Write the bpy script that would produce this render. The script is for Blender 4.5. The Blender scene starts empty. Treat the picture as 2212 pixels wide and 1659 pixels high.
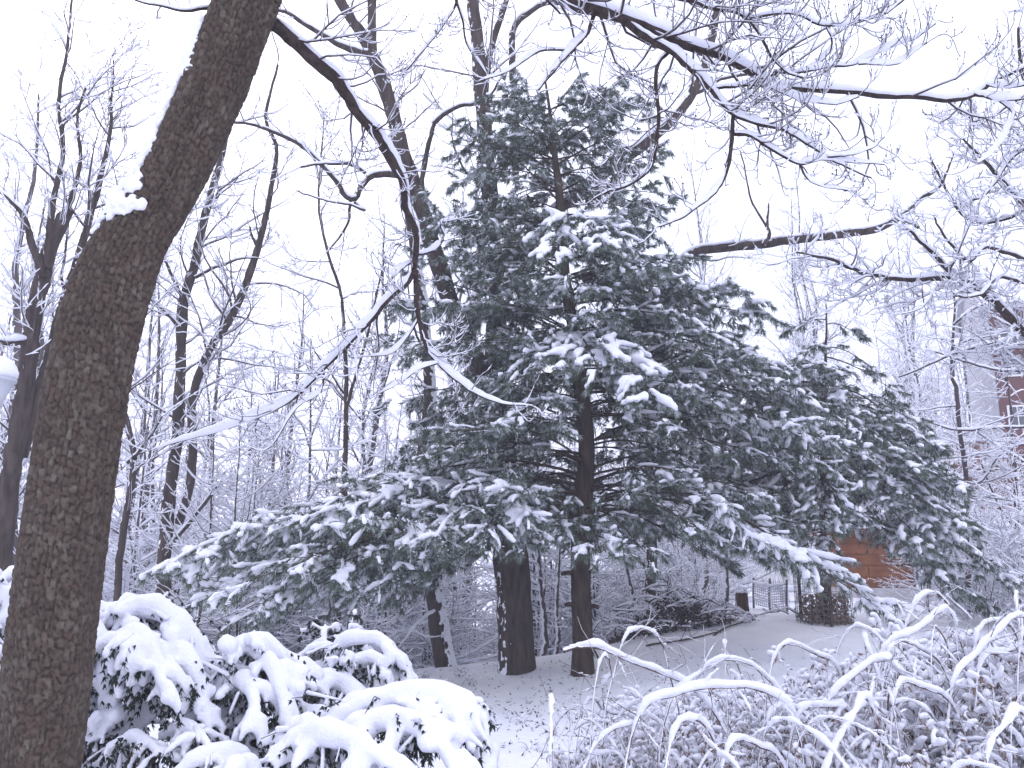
import bpy, math
import numpy as np
R_ = math.radians
rng = np.random.default_rng(11)
SC = bpy.context.scene
COL = SC.collection

# ------------------------------------------------------------------ camera
CAMZ, F, CX, CY, TH = 1.6, 1804.0, 1106.0, 829.5, R_(11.6)   # photo measured on a 2212 x 1659 grid
cd = bpy.data.cameras.new('camera'); cam = bpy.data.objects.new('camera', cd); COL.objects.link(cam)
cam.location = (0, 0, CAMZ); cam.rotation_euler = (math.pi/2 + TH, 0, 0)
cd.sensor_width = 36; cd.lens = 36*F/2212.0; cd.clip_end = 2000; cd.clip_start = .05
SC.camera = cam

# ------------------------------------------------------------------ sky, sun, exposure (overcast snowfall)
w = bpy.data.worlds.new('World'); SC.world = w; w.use_nodes = True
nt = w.node_tree; nt.nodes.clear()
out = nt.nodes.new('ShaderNodeOutputWorld')
sky = nt.nodes.new('ShaderNodeTexSky'); sky.sky_type = 'NISHITA'; sky.sun_disc = False
sky.sun_elevation = R_(48); sky.sun_rotation = R_(-35); sky.dust_density = 4; sky.air_density = 1.2
b1 = nt.nodes.new('ShaderNodeBackground'); b1.inputs[1].default_value = .05; sky.altitude = 100
cl = nt.nodes.new('ShaderNodeBackground'); cl.inputs[0].default_value = (.76, .785, 1.0, 1); cl.inputs[1].default_value = 1.0
ad = nt.nodes.new('ShaderNodeAddShader')
nt.links.new(sky.outputs[0], b1.inputs[0]); nt.links.new(b1.outputs[0], ad.inputs[0])
nt.links.new(cl.outputs[0], ad.inputs[1]); nt.links.new(ad.outputs[0], out.inputs[0])
sd = bpy.data.lights.new('sun', 'SUN'); sd.energy = .5; sd.angle = R_(40); sd.color = (1, .97, .95)
sun = bpy.data.objects.new('sun', sd); COL.objects.link(sun)
sun.rotation_euler = (R_(42), 0, R_(35))
vs = SC.view_settings; vs.view_transform = 'Standard'; vs.look = 'None'; vs.gamma = 1; vs.exposure = .58
try: vs.use_curve_mapping = False
except Exception: pass
SC.cycles.max_bounces = 8; SC.cycles.diffuse_bounces = 4; SC.cycles.volume_bounces = 1
SC.cycles.transparent_max_bounces = 4

# ------------------------------------------------------------------ pixel helpers
CT, ST = math.cos(TH), math.sin(TH)
def ray(ox, oy):
    dx, dy = (ox-CX)/F, (CY-oy)/F
    return np.array([dx, CT-dy*ST, ST+dy*CT])
def at(ox, oy, Y):                                   # pixel + distance ahead -> point
    d = ray(ox, oy); return np.array([0, 0, CAMZ]) + d*(Y/d[1])
def mpx(ox, oy, Y):                                  # metres per pixel there
    d = ray(ox, oy); return (Y/d[1])/F
def sm(a, b, x):
    t = np.clip((x-a)/(b-a), 0, 1); return t*t*(3-2*t)
def noise2(x, y, s=1.0, seed=0):                     # cheap smooth value noise
    def h(i, j):
        n = np.sin(i*127.1+j*311.7+seed*74.7)*43758.5453
        return n-np.floor(n)
    x = np.asarray(x)*s; y = np.asarray(y)*s
    i, j = np.floor(x), np.floor(y); u, v = x-i, y-j
    u = u*u*(3-2*u); v = v*v*(3-2*v)
    return (h(i, j)*(1-u)+h(i+1, j)*u)*(1-v)+(h(i, j+1)*(1-u)+h(i+1, j+1)*u)*v
def noise3(P, s=1.0, seed=0):
    return (noise2(P[..., 0]+P[..., 2]*.7, P[..., 1]-P[..., 2]*.45, s, seed)
            + noise2(P[..., 1]+P[..., 0]*.4, P[..., 2]+P[..., 0]*.3, s, seed+5))*.5
def ground(x, y):
    x = np.asarray(x, float); y = np.asarray(y, float)
    z = .62*sm(7.5, 13.5, y)*sm(-1.6, 4.6, x)
    z = z - 3.0*sm(12.2, 22, y)*sm(3.6, .2, x-.10*(y-12))
    z = z - .9*sm(8.5, 12.5, y)*sm(-1.2, -4.5, x)
    z = z + 16*sm(60, 190, y)+3.4*sm(23, 33, y)*sm(7, 15, x)
    z = z + .05*(noise2(x, y, .9, 1)-.5)+.03*(noise2(x, y, 2.7, 2)-.5)+.15*(noise2(x, y, .3, 3)-.5)*sm(5, 9, y)
    return z
def onground(ox, oy, near=2.0, far=80.0):
    d = ray(ox, oy); Y = np.arange(near, far, .02)
    pts = d[None]*(Y/d[1])[:, None]+np.array([0, 0, CAMZ])
    g = ground(pts[:, 0], pts[:, 1]); k = np.argmax(pts[:, 2] <= g)
    return pts[k]

# ------------------------------------------------------------------ materials
def mat(name, rough=.9):
    m = bpy.data.materials.new(name); m.use_nodes = True
    n = m.node_tree; b = n.nodes['Principled BSDF']; b.inputs['Roughness'].default_value = rough
    b.inputs['Specular IOR Level'].default_value = .25
    return m, n, b
def node(n, t, **kw):
    q = n.nodes.new(t)
    for k, v in kw.items(): setattr(q, k, v)
    return q
def ramp(n, src, stops):
    r = node(n, 'ShaderNodeValToRGB'); e = r.color_ramp.elements
    while len(e) < len(stops): e.new(.5)
    for q, (p, c) in zip(e, stops): q.position = p; q.color = (*c, 1)
    n.links.new(src, r.inputs[0]); return r.outputs[0]
def tex(n, scale, detail=4, stretch=None, coord='Object'):
    tc = node(n, 'ShaderNodeTexCoord'); s = tc.outputs[coord]
    if stretch:
        mp = node(n, 'ShaderNodeMapping'); mp.inputs['Scale'].default_value = stretch
        n.links.new(s, mp.inputs[0]); s = mp.outputs[0]
    t = node(n, 'ShaderNodeTexNoise'); t.inputs['Scale'].default_value = scale; t.inputs['Detail'].default_value = detail
    n.links.new(s, t.inputs['Vector']); return t.outputs[0]
def bump(n, b, src, strength, dist):
    q = node(n, 'ShaderNodeBump'); q.inputs['Strength'].default_value = strength; q.inputs['Distance'].default_value = dist
    n.links.new(src, q.inputs['Height']); n.links.new(q.outputs[0], b.inputs['Normal'])
def noisy(name, stops, scale, rough=.9, stretch=None, bmp=None, detail=5):
    m, n, b = mat(name, rough)
    s = tex(n, scale, detail, stretch)
    n.links.new(ramp(n, s, stops), b.inputs['Base Color'])
    if bmp: bump(n, b, tex(n, bmp[0], 5, stretch), bmp[1], bmp[2])
    return m
SNOW, n, b = mat('snow', .7)
n.links.new(ramp(n, tex(n, 6, 4), [(.3, (.76, .77, .84)), (.7, (.82, .825, .88))]), b.inputs['Base Color'])
bump(n, b, tex(n, 70, 7), .75, .010)
GSNOW, n, b = mat('ground_snow', .75)
n.links.new(ramp(n, tex(n, 2.5, 6), [(.25, (.76, .77, .84)), (.7, (.86, .865, .90))]), b.inputs['Base Color'])
bump(n, b, tex(n, 22, 8), .7, .03)
def bark(name, dark, light, scale=14, stretch=(1, 1, .22), stick=0.0, wind=(-.7, -.3, .55)):
    # bark with, where the weather side faces the wind, plastered snow flecks
    m, n, b = mat(name, .92)
    s = tex(n, scale, 6, stretch)
    c = ramp(n, s, [(.32, dark), (.68, light)])
    if stick > 0:
        g = node(n, 'ShaderNodeNewGeometry'); d = node(n, 'ShaderNodeVectorMath', operation='DOT_PRODUCT')
        wv = np.array(wind)/np.linalg.norm(wind); d.inputs[1].default_value = tuple(wv)
        n.links.new(g.outputs['Normal'], d.inputs[0])
        t = tex(n, 15, 8, (1, 1, .6))
        a = node(n, 'ShaderNodeMath', operation='MULTIPLY_ADD'); a.inputs[1].default_value = .55; n.links.new(d.outputs['Value'], a.inputs[0]); n.links.new(t, a.inputs[2])
        r = ramp(n, a.outputs[0], [(1.06-stick*.3, (0, 0, 0)), (1.10-stick*.3, (1, 1, 1))])
        mx = node(n, 'ShaderNodeMix', data_type='RGBA'); n.links.new(r, mx.inputs[0]); n.links.new(c, mx.inputs[6]); mx.inputs[7].default_value = (.86, .87, .91, 1)
        c = mx.outputs[2]
    n.links.new(c, b.inputs['Base Color'])
    bump(n, b, tex(n, scale*1.6, 8, stretch), .9, .02)
    return m
BARK_OAK = bark('oak_bark', (.030, .022, .019), (.085, .064, .056), 16, stick=.22)
BARK_PINE = bark('pine_bark', (.026, .018, .013), (.072, .051, .039), 18)
BARK_FAR = bark('wood_bark', (.050, .040, .040), (.115, .094, .092), 12, stick=1.0)
BARK_LIMB = bark('limb_bark', (.030, .021, .018), (.070, .052, .047), 30, (1, 1, 1))
TWIG = noisy('twig_bark', [(.3, (.045, .032, .034)), (.7, (.095, .070, .072))], 20)
NEEDLE = noisy('pine_needle', [(.25, (.046, .068, .050)), (.5, (.088, .122, .086)), (.78, (.15, .185, .12))], 3.0, .6, detail=6)
n = NEEDLE.node_tree; b = n.nodes['Principled BSDF']; c = b.inputs['Base Color'].links[0].from_socket      # needles powdered with snow in patches
mx = node(n, 'ShaderNodeMix', data_type='RGBA'); n.links.new(ramp(n, tex(n, 11, 5), [(.50, (0, 0, 0)), (.66, (.8, .8, .8))]), mx.inputs[0]); n.links.new(c, mx.inputs[6]); mx.inputs[7].default_value = (.72, .75, .80, 1)
n.links.new(mx.outputs[2], b.inputs['Base Color'])
SCALE = noisy('shrub_leaf', [(.25, (.014, .020, .016)), (.55, (.030, .042, .030)), (.8, (.055, .058, .036))], 4.0, .7, detail=6)
DEADLEAF = noisy('dead_leaf', [(.3, (.10, .065, .050)), (.7, (.27, .19, .145))], 6, .85)
LITTER = noisy('leaf_litter', [(.3, (.03, .024, .024)), (.7, (.09, .07, .06))], 6, .85)
CANE = bark('cane_bark', (.085, .050, .046), (.16, .105, .09), 15, (1, 1, 1), stick=.95, wind=(-.35, -.65, .6))
WOODY = noisy('dead_wood', [(.3, (.035, .026, .024)), (.7, (.10, .075, .065))], 18)

# ------------------------------------------------------------------ mesh building
def mesh(name, V, Fs, m, smooth=True):
    if not isinstance(Fs, (list, tuple)): Fs = [Fs]
    Fs = [f for f in Fs if len(f)]
    me = bpy.data.meshes.new(name); V = np.asarray(V, np.float32)
    me.vertices.add(len(V)); me.vertices.foreach_set('co', V.ravel())
    nl = sum(f.size for f in Fs); npoly = sum(len(f) for f in Fs)
    me.loops.add(nl); me.polygons.add(npoly)
    me.loops.foreach_set('vertex_index', np.concatenate([f.ravel() for f in Fs]).astype(np.int32))
    tot = np.concatenate([np.full(len(f), f.shape[1]) for f in Fs]).astype(np.int32)
    st = np.concatenate([[0], np.cumsum(tot)[:-1]]).astype(np.int32)
    me.polygons.foreach_set('loop_start', st)
    me.polygons.foreach_set('use_smooth', np.full(npoly, smooth, bool))
    me.update(calc_edges=True)
    if m: me.materials.append(m)
    return me
def tag(o, label=None, cat=None, group=None, kind=None):
    for k, v in (('label', label), ('category', cat), ('group', group), ('kind', kind)):
        if v: o[k] = v
    return o
class Acc:                                            # collects shapes into one mesh
    def __init__(s): s.V = []; s.Q = []; s.T = []; s.n = 0
    def add(s, V, Fa):
        V = np.asarray(V).reshape(-1, 3)
        for f in (Fa if isinstance(Fa, (list, tuple)) else [Fa]):
            if len(f) == 0: continue
            (s.Q if f.shape[1] == 4 else s.T).append(np.asarray(f)+s.n)
        s.V.append(V); s.n += len(V); return s
    def get(s):
        Fs = []
        if s.Q: Fs.append(np.concatenate(s.Q))
        if s.T: Fs.append(np.concatenate(s.T))
        return np.concatenate(s.V), Fs
    def box(s, x0, x1, y0, y1, z0, z1):
        v = np.array([[x, y, z] for z in (z0, z1) for x, y in ((x0, y0), (x1, y0), (x1, y1), (x0, y1))])
        f = np.array([[3, 2, 1, 0], [4, 5, 6, 7], [0, 1, 5, 4], [1, 2, 6, 5], [2, 3, 7, 6], [3, 0, 4, 7]])
        return s.add(v, f)
class Thing:
    def __init__(s, name, loc, label, cat, group=None):
        s.o = bpy.data.objects.new(name, None); COL.objects.link(s.o); s.loc = np.array(loc, float)
        s.o.location = tuple(s.loc); s.o.empty_display_size = .2; tag(s.o, label, cat, group)
    def part(s, name, V, Fs, m, parent=None, smooth=True, kind=None, label=None):
        o = bpy.data.objects.new(name, mesh(name, np.asarray(V)-s.loc, Fs, m, smooth)); COL.objects.link(o)
        o.parent = parent or s.o
        if kind: o['kind'] = kind
        if label: o['label'] = label
        return o
    def acc(s, name, a, m, parent=None, smooth=True, kind=None, label=None):
        V, Fs = a.get(); return s.part(name, V, Fs, m, parent, smooth, kind, label)
def copy_tree(o, parent=None):
    c = o.copy(); COL.objects.link(c); c.parent = parent
    for ch in o.children: copy_tree(ch, c)
    return c

def unit(v): return v/np.maximum(np.linalg.norm(v, axis=-1, keepdims=True), 1e-9)
def grad(P): return unit(np.gradient(P, axis=-2))
def resample(P, n, jit=0.0):                          # Catmull-Rom through the points, evenly by length
    P = np.asarray(P, float); k = len(P)
    if k == 2: return P[0]+(P[1]-P[0])*np.linspace(0, 1, n)[:, None]
    Q = np.vstack([2*P[0]-P[1], P, 2*P[-1]-P[-2]]); o = []
    for i in range(1, k):
        t = np.linspace(0, 1, 16, endpoint=False)[:, None]; a, b_, c, d = Q[i-1], Q[i], Q[i+1], Q[i+2]
        o.append(.5*((2*b_)+(-a+c)*t+(2*a-5*b_+4*c-d)*t**2+(-a+3*b_-3*c+d)*t**3))
    o.append(P[-1:]); o = np.vstack(o)
    s = np.concatenate([[0], np.cumsum(np.linalg.norm(np.diff(o[:, :3], axis=0), axis=1))]); u = np.linspace(0, s[-1], n)
    r = np.stack([np.interp(u, s, o[:, j]) for j in range(o.shape[1])], 1)
    if jit:
        q = np.cumsum(rng.normal(0, 1, (n, 3)), 0); q -= np.linspace(0, 1, n)[:, None]*q[-1]; r[:, :3] += jit*q
    return r
def ring_faces(B, N, k):
    b_ = (np.arange(B)*N*k)[:, None, None]; i = (np.arange(N-1)*k)[None, :, None]; j = np.arange(k)[None, None, :]
    j2 = (j+1) % k; a = b_+i
    return np.stack([a+j, a+j2, a+k+j2, a+k+j], -1).reshape(-1, 4)
def frames(P):
    T = grad(P); mean = unit(P[:, -1]-P[:, 0]); ref = np.eye(3)[np.argmin(np.abs(mean), axis=1)]
    S = unit(np.cross(T, ref[:, None, :])); U = np.cross(S, T); return T, S, U
def tubes(P, R, k):
    P = np.asarray(P, float); R = np.asarray(R, float)
    if P.ndim == 2: P = P[None]; R = R[None]
    T, S, U = frames(P); a = np.arange(k)*2*np.pi/k
    V = P[:, :, None]+R[:, :, None, None]*(np.cos(a)[:, None]*S[:, :, None]+np.sin(a)[:, None]*U[:, :, None])
    B, N = R.shape; return V.reshape(-1, 3), ring_faces(B, N, k)
def snow_on(P, R, Sn, k=5, wid=.5, steep=(.25, .75), lump=.35):
    # ridge of snow lying along the upper side of branches
    P = np.asarray(P, float); R = np.asarray(R, float)
    if P.ndim == 2: P = P[None]; R = R[None]
    Sn = np.broadcast_to(np.asarray(Sn, float), R.shape)
    T = grad(P); z = np.array([0, 0, 1.]); hor = np.sqrt(np.clip(1-T[..., 2]**2, 0, 1))
    S = np.cross(T, z); S = S/np.maximum(np.linalg.norm(S, axis=-1, keepdims=True), .15); U = np.cross(S, T)
    B, N = R.shape
    f = sm(*steep, hor)*(1-lump+2*lump*rng.random((B, N)))
    e = np.sin(np.pi*np.clip(np.linspace(0, 1, N)*.94+.05, 0, 1))**.35
    s = Sn*f*e[None]
    wd = R*1.02*np.minimum(1, s/np.maximum(Sn, 1e-6)+.2)+s*wid
    a = np.arange(k)*2*np.pi/k+np.pi/2
    ca, sa = np.cos(a), np.sin(a); up = np.where(sa > 0, sa, sa*.25)
    V = (P+U*(R*.55)[..., None])[:, :, None]+S[:, :, None]*(wd[..., None]*ca)[..., None]+U[:, :, None]*((s*1.25)[..., None]*up)[..., None]
    return V.reshape(-1, 3), ring_faces(B, N, k)
def spawn(P, R, dens, t0=.25, t1=1.0, ang=(35, 65), ln=(.3, .6), maxlen=9, minlen=.06, n=6, trop=(0, 0, .1), wig=.16, rr=.55, rtip=.0015, planar=0.0, tipfork=True, rfac=.02, end=.35):
    # children grown off a batch of branches
    B, N, _ = P.shape; T = grad(P); L = np.linalg.norm(np.diff(P, axis=1), axis=2).sum(1)
    cnt = rng.poisson(np.maximum(L*dens*(t1-t0), .01)); idx = np.repeat(np.arange(B), cnt)
    t = t0+(t1-t0)*rng.random(len(idx))
    if tipfork:
        idx = np.concatenate([idx, np.arange(B)]); t = np.concatenate([t, np.full(B, .999)])
    if len(idx) == 0: return np.zeros((0, n, 3)), np.zeros((0, n))
    u = t*(N-1); i = np.minimum(u.astype(int), N-2); f = (u-i)[:, None]
    o = P[idx, i]*(1-f)+P[idx, i+1]*f; d = unit(T[idx, i]*(1-f)+T[idx, i+1]*f)
    r0 = (R[idx, i]*(1-f[:, 0])+R[idx, i+1]*f[:, 0])*rr
    q = rng.normal(0, 1, d.shape)
    if planar:
        side = unit(np.cross(d, [0, 0, 1.]))*np.where(rng.random(len(idx)) < .5, -1, 1)[:, None]
        q = q*(1-planar)*.7+side*planar*1.6
    q = unit(q-d*(q*d).sum(1, keepdims=True))
    a = np.radians(rng.uniform(*ang, len(idx)))
    if tipfork: a[-B:] *= .45
    d = d*np.cos(a)[:, None]+q*np.sin(a)[:, None]
    ll = np.clip(L[idx]*rng.uniform(*ln, len(idx))*(1-(1-end)*t), minlen, maxlen)
    Q = np.zeros((len(idx), n, 3)); Q[:, 0] = o; st = ll/(n-1); tr = np.array(trop)
    for j in range(1, n):
        d = unit(d+wig*rng.normal(0, 1, d.shape)+tr/(n-1)*2); Q[:, j] = Q[:, j-1]+d*st[:, None]
    r0 = np.clip(np.minimum(r0, ll*rfac+.001), rtip, None)
    Rr = r0[:, None]+(rtip-r0)[:, None]*np.linspace(0, 1, n)[None]**.8
    return Q, Rr
def blob(c, r, sub=1, sq=.8, jit=.12):
    V = ICO[sub][0]*r*(1+jit*rng.normal(0, 1, (len(ICO[sub][0]), 1)))*np.array([1, 1, sq])+np.asarray(c); return V, ICO[sub][1]
def _ico():
    import bmesh
    o = {}
    for s in (1, 2, 3):
        bm = bmesh.new(); bmesh.ops.create_icosphere(bm, subdivisions=s, radius=1)
        bm.verts.ensure_lookup_table(); o[s] = (np.array([v.co[:] for v in bm.verts]), np.array([[v.index for v in f.verts] for f in bm.faces])); bm.free()
    return o
ICO = _ico()
def capsules(P, R, k=8):                               # closed tubes (for merging)
    P = np.asarray(P, float); R = np.asarray(R, float)
    if P.ndim == 2: P = P[None]; R = R[None]
    T = grad(P)
    P2 = np.concatenate([P[:, :1]-T[:, :1]*R[:, :1, None]*.7, P, P[:, -1:]+T[:, -1:]*R[:, -1:, None]*.7], 1)
    R2 = np.concatenate([R[:, :1]*.02, R, R[:, -1:]*.02], 1)
    V, Q = tubes(P2, R2, k); B, N = R2.shape
    j = np.arange(k); b_ = (np.arange(B)*N*k)[:, None]
    c0 = (b_+j[::-1][None]); c1 = b_+(N-1)*k+j[None]
    tri = lambda c: np.stack([np.repeat(c[:, :1], k-2, 1), c[:, 1:-1], c[:, 2:]], -1).reshape(-1, 3)
    return V, [Q, np.concatenate([tri(c0), tri(c1)])]
TS = bpy.data.scenes.new('merge_scene')                  # scratch scene, removed at the end
def merge(V, Fs, voxel, smooth=4, jit=0.0, js=30, dec=0):      # voxel union into one soft skin
    me = mesh('merge_tmp', V, Fs, None); o = bpy.data.objects.new('merge_tmp', me); TS.collection.objects.link(o)
    q = o.modifiers.new('r', 'REMESH'); q.mode = 'VOXEL'; q.voxel_size = voxel
    if smooth: s = o.modifiers.new('s', 'SMOOTH'); s.factor = .5; s.iterations = smooth
    if dec: q = o.modifiers.new('d', 'DECIMATE'); q.ratio = dec
    TS.view_layers[0].update(); dg = TS.view_layers[0].depsgraph; e = o.evaluated_get(dg).to_mesh()
    W = np.zeros(len(e.vertices)*3, np.float32); e.vertices.foreach_get('co', W); W = W.reshape(-1, 3).astype(float)
    lv = np.zeros(len(e.loops), np.int32); e.loops.foreach_get('vertex_index', lv)
    tt = np.zeros(len(e.polygons), np.int32); e.polygons.foreach_get('loop_total', tt)
    ls = np.zeros(len(e.polygons), np.int32); e.polygons.foreach_get('loop_start', ls)
    nr = np.zeros(len(e.vertices)*3, np.float32); e.vertices.foreach_get('normal', nr); nr = nr.reshape(-1, 3)
    Q = lv[ls[tt == 4][:, None]+np.arange(4)]; Tr = lv[ls[tt == 3][:, None]+np.arange(3)]
    o.evaluated_get(dg).to_mesh_clear(); bpy.data.objects.remove(o); bpy.data.meshes.remove(me)
    if jit and len(W): W = W+nr*(jit*(noise3(W, js, 3)-.5)*2+jit*.6*(noise3(W, js*2.3, 7)-.5)*2)[:, None]
    return W, [Q, Tr]
def trace(pts, d, wpx=None, n=24, jit=0.0, wmul=1.0):
    # pixel outline of a limb -> 3D centre line and radii; d = distances (list spread along the points)
    k = len(pts); dd = np.interp(np.linspace(0, 1, k), np.linspace(0, 1, len(d)), d)
    P = np.array([at(x, y, D) for (x, y), D in zip(pts, dd)])
    ww = np.interp(np.linspace(0, 1, k), np.linspace(0, 1, len(wpx)), wpx)
    r = np.array([.5*wq*mpx(x, y, D) for (x, y), D, wq in zip(pts, dd, ww)])*wmul
    Z = resample(np.hstack([P, r[:, None]]), n); Pn = Z[:, :3]
    if jit:
        q = np.cumsum(rng.normal(0, 1, (n, 3)), 0); q -= np.linspace(0, 1, n)[:, None]*q[-1]; Pn = Pn+jit*q
    return Pn, np.maximum(Z[:, 3], .0012)
# ================================================================== ground
def axis(segs):
    o = []
    for a, b_, s in segs: o.append(np.arange(a, b_, s))
    o.append([segs[-1][1]]); return np.concatenate(o)
gx = axis([(-180, -60, 20), (-60, -14, 2), (-14, -5, .3), (-5, 9, .17), (9, 16, .3), (16, 60, 2), (60, 180, 20)])
gy = axis([(-60, -6, 6), (-6, 3, .5), (3, 15, .17), (15, 26, .3), (26, 70, 2), (70, 210, 10)])
X, Y = np.meshgrid(gx, gy, indexing='ij'); Z = ground(X, Y)
near = sm(16, 12, Y)*sm(-6, -4, X)*sm(10, 8, X)
Z = Z+near*(.022*(noise2(X, Y, 7, 5)-.5)+.016*(noise2(X, Y, 17, 6)-.5))
nx, ny = len(gx), len(gy)
ii = (np.arange(nx-1)[:, None]*ny+np.arange(ny-1)[None]).ravel()
go = bpy.data.objects.new('ground', mesh('ground', np.stack([X, Y, Z], -1).reshape(-1, 3), np.stack([ii, ii+ny, ii+ny+1, ii+1], 1), GSNOW))
COL.objects.link(go); tag(go, kind='structure')

# ================================================================== leaning dogwood in the foreground
BARK_DOG, n, b = mat('blocky_bark', .9)
at_ = node(n, 'ShaderNodeAttribute'); at_.attribute_name = 'plate'
c1 = ramp(n, at_.outputs['Fac'], [(.1, (.058, .046, .036)), (.35, (.088, .070, .054)), (.5, (.086, .060, .047)), (.68, (.100, .083, .064)), (.9, (.135, .118, .096))])
gr = node(n, 'ShaderNodeAttribute'); gr.attribute_name = 'gap'
mx = node(n, 'ShaderNodeMix', data_type='RGBA'); n.links.new(gr.outputs['Fac'], mx.inputs[0]); mx.inputs[6].default_value = (.030, .023, .020, 1); n.links.new(c1, mx.inputs[7])
mu = node(n, 'ShaderNodeMix', data_type='RGBA', blend_type='MULTIPLY'); mu.inputs[0].default_value = .8
n.links.new(mx.outputs[2], mu.inputs[6]); n.links.new(ramp(n, tex(n, 60, 6), [(.3, (.55, .55, .55)), (.7, (1.25, 1.2, 1.15))]), mu.inputs[7])
n.links.new(mu.outputs[2], b.inputs['Base Color']); bump(n, b, tex(n, 160, 6), .8, .004)

def voronoi(u, v, nu, seed=3):
    # wrapped in u: returns (cell value, F1, F2-F1)
    i0 = np.floor(u); j0 = np.floor(v); f1 = np.full(u.shape, 9.); f2 = f1.copy(); cid = np.zeros(u.shape)
    for a in (-1, 0, 1):
        for c in (-1, 0, 1):
            i = i0+a; j = j0+c; iw = np.mod(i, nu)
            h1 = np.sin(iw*12.9898+j*78.233+seed)*43758.5453; h1 -= np.floor(h1)
            h2 = np.sin(iw*39.346+j*11.135+seed*2)*24634.6345; h2 -= np.floor(h2)
            h3 = np.sin(iw*73.156+j*52.235+seed*3)*14375.964; h3 -= np.floor(h3)
            d = np.hypot(i+.15+.7*h1-u, j+.15+.7*h2-v)
            m1 = d < f1; f2 = np.where(m1, f1, np.minimum(f2, d)); cid = np.where(m1, h3, cid); f1 = np.where(m1, d, f1)
    return cid, f1, f2-f1
tr_pts = [(-55, 2300), (20, 1900), (80, 1659), (118, 1330), (165, 1000), (205, 780), (240, 640), (290, 520), (362, 400), (420, 280), (462, 180), (500, 80), (536, -20), (590, -190), (650, -380)]
tr_w = [215, 180, 170, 172, 168, 160, 156, 150, 150, 142, 138, 132, 128, 118, 104]
NT, NK = 540, 156
Pt = np.array([at(x, y, 3.62-.25*i/len(tr_pts)) for i, (x, y) in enumerate(tr_pts)])
rt = np.array([.5*wq*mpx(x, y, 3.6) for (x, y), wq in zip(tr_pts, tr_w)])
rt[7:] *= np.array([.93, .87, .88, .9, .92, .94, .95, .95])
Zt = resample(np.hstack([Pt, rt[:, None]]), NT); PT, RT = Zt[:, :3], Zt[:, 3]
base = np.array([PT[0, 0], PT[0, 1], float(ground(PT[0, 0], PT[0, 1]))])
keep = PT[:, 2] > base[2]-.12; PT, RT = PT[keep], RT[keep]; NT = len(PT)
RT = RT*(1+.35*np.exp(-(PT[:, 2]-base[2])/.18))
dog = Thing('leaning_tree', base, 'big leaning tree with blocky brown bark and clumps of snow on its trunk', 'tree')
T, S, U = frames(PT[None]); T, S, U = T[0], S[0], U[0]
sl = np.concatenate([[0], np.cumsum(np.linalg.norm(np.diff(PT, axis=0), axis=1))])
aa = np.arange(NK)*2*np.pi/NK; nu = 38
uu = np.broadcast_to(np.arange(NK)[None]*nu/NK, (NT, NK)); vv = np.broadcast_to((sl/.040)[:, None], (NT, NK))
uu2 = uu+.10*np.sin(vv*1.7)+.5*(noise2(uu*.4, vv*.4, 1, 4)-.5)*np.sin(np.pi*np.clip(uu/nu, 0, 1)); vv2 = vv+.45*np.sin(np.floor(uu2)*4.1)
cid, f1, gap = voronoi(uu2, vv2, nu)
cid2, f12, gap2 = voronoi(uu2*2, vv2*2.2, nu*2, 9)
g1 = sm(.02, .26, gap); g2 = sm(.0, .3, gap2)
disp = -.009*(1-g1)-.0015*(1-g2)+.006*(cid-.5)+.002*(cid2-.5)*g1
big = .010*np.sin(3*aa[None]+sl[:, None]*1.3)+.006*np.sin(5*aa[None]-sl[:, None]*2.9)
rad = RT[:, None]+disp+big
V = PT[:, None]+rad[..., None]*(np.cos(aa)[None, :, None]*S[:, None]+np.sin(aa)[None, :, None]*U[:, None])
trunk = dog.part('trunk', V.reshape(-1, 3), ring_faces(1, NT, NK), BARK_DOG)
for nm, val in (('plate', .62*cid+.12*cid2+.26*noise2(uu*.22, vv*.16, 1, 6)), ('gap', .25+.75*g1*(.8+.2*g2))):
    A = trunk.data.attributes.new(nm, 'FLOAT', 'POINT'); A.data.foreach_set('value', val.ravel().astype(np.float32))

# clumps of snow caught on the upper (left) flank of the trunk
A = Acc(); tcl = np.array([np.argmin(np.abs((PT-at(x, y, 3.5))[:, [0, 2]]**2 @ [1, 1])) for x, y in ((150, 560), (452, 60))])
def flank(k, ang, out):                                # ang from the left side towards the camera
    l = -unit(np.cross(T[k], [0, 1., 0])); l = l if l[0] < 0 else -l; f = unit(np.cross(T[k], l)); f = f if f[1] < 0 else -f
    return PT[k]+(RT[k]+out)*(l*math.cos(ang)+f*math.sin(ang))
lo, hi = sorted(tcl)
dd_ = PT-np.array([0, 0, CAMZ]); pyk = CY-F*(dd_ @ np.array([0, -ST, CT]))/(dd_ @ np.array([0, CT, ST]))
for k in range(lo, hi, 2):
    wide = float(np.interp(-pyk[k], -np.array([560, 520, 500, 470, 440, 400, 370, 330, 280, 240, 215, 190, 150, 110, 75, 60]), [.5, .9, 1.1, 1.7, 1.6, 1.3, .95, 1.05, .9, .75, .3, 1.1, 1.1, .9, .7, .4]))
    wide *= .72+.55*float(noise2(k*.11, 1.5, 1, 4))
    for q in range(int(4+5*wide)):
        f_ = rng.random(); an = -.55+(wide+.55)*f_; r = rng.uniform(.013, .027)*(1.25-.5*f_)
        A.add(*blob(flank(k, an, r*.15), r, 2, .95, .15))
for x, y in ((128, 720), (133, 742), (150, 762)):
    k = np.argmin(((PT-at(x, y, 3.5))[:, [0, 2]]**2).sum(1)); A.add(*blob(flank(k, .25, .0), .013, 2, 1.2)); A.add(*blob(flank(k+4, .32, .0), .011, 2, 1.2))
W, Fs = merge(*A.get(), .0085, 1, .010, 34, .7)
dog.part('snow_clump', W, Fs, SNOW, kind='stuff')

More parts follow.
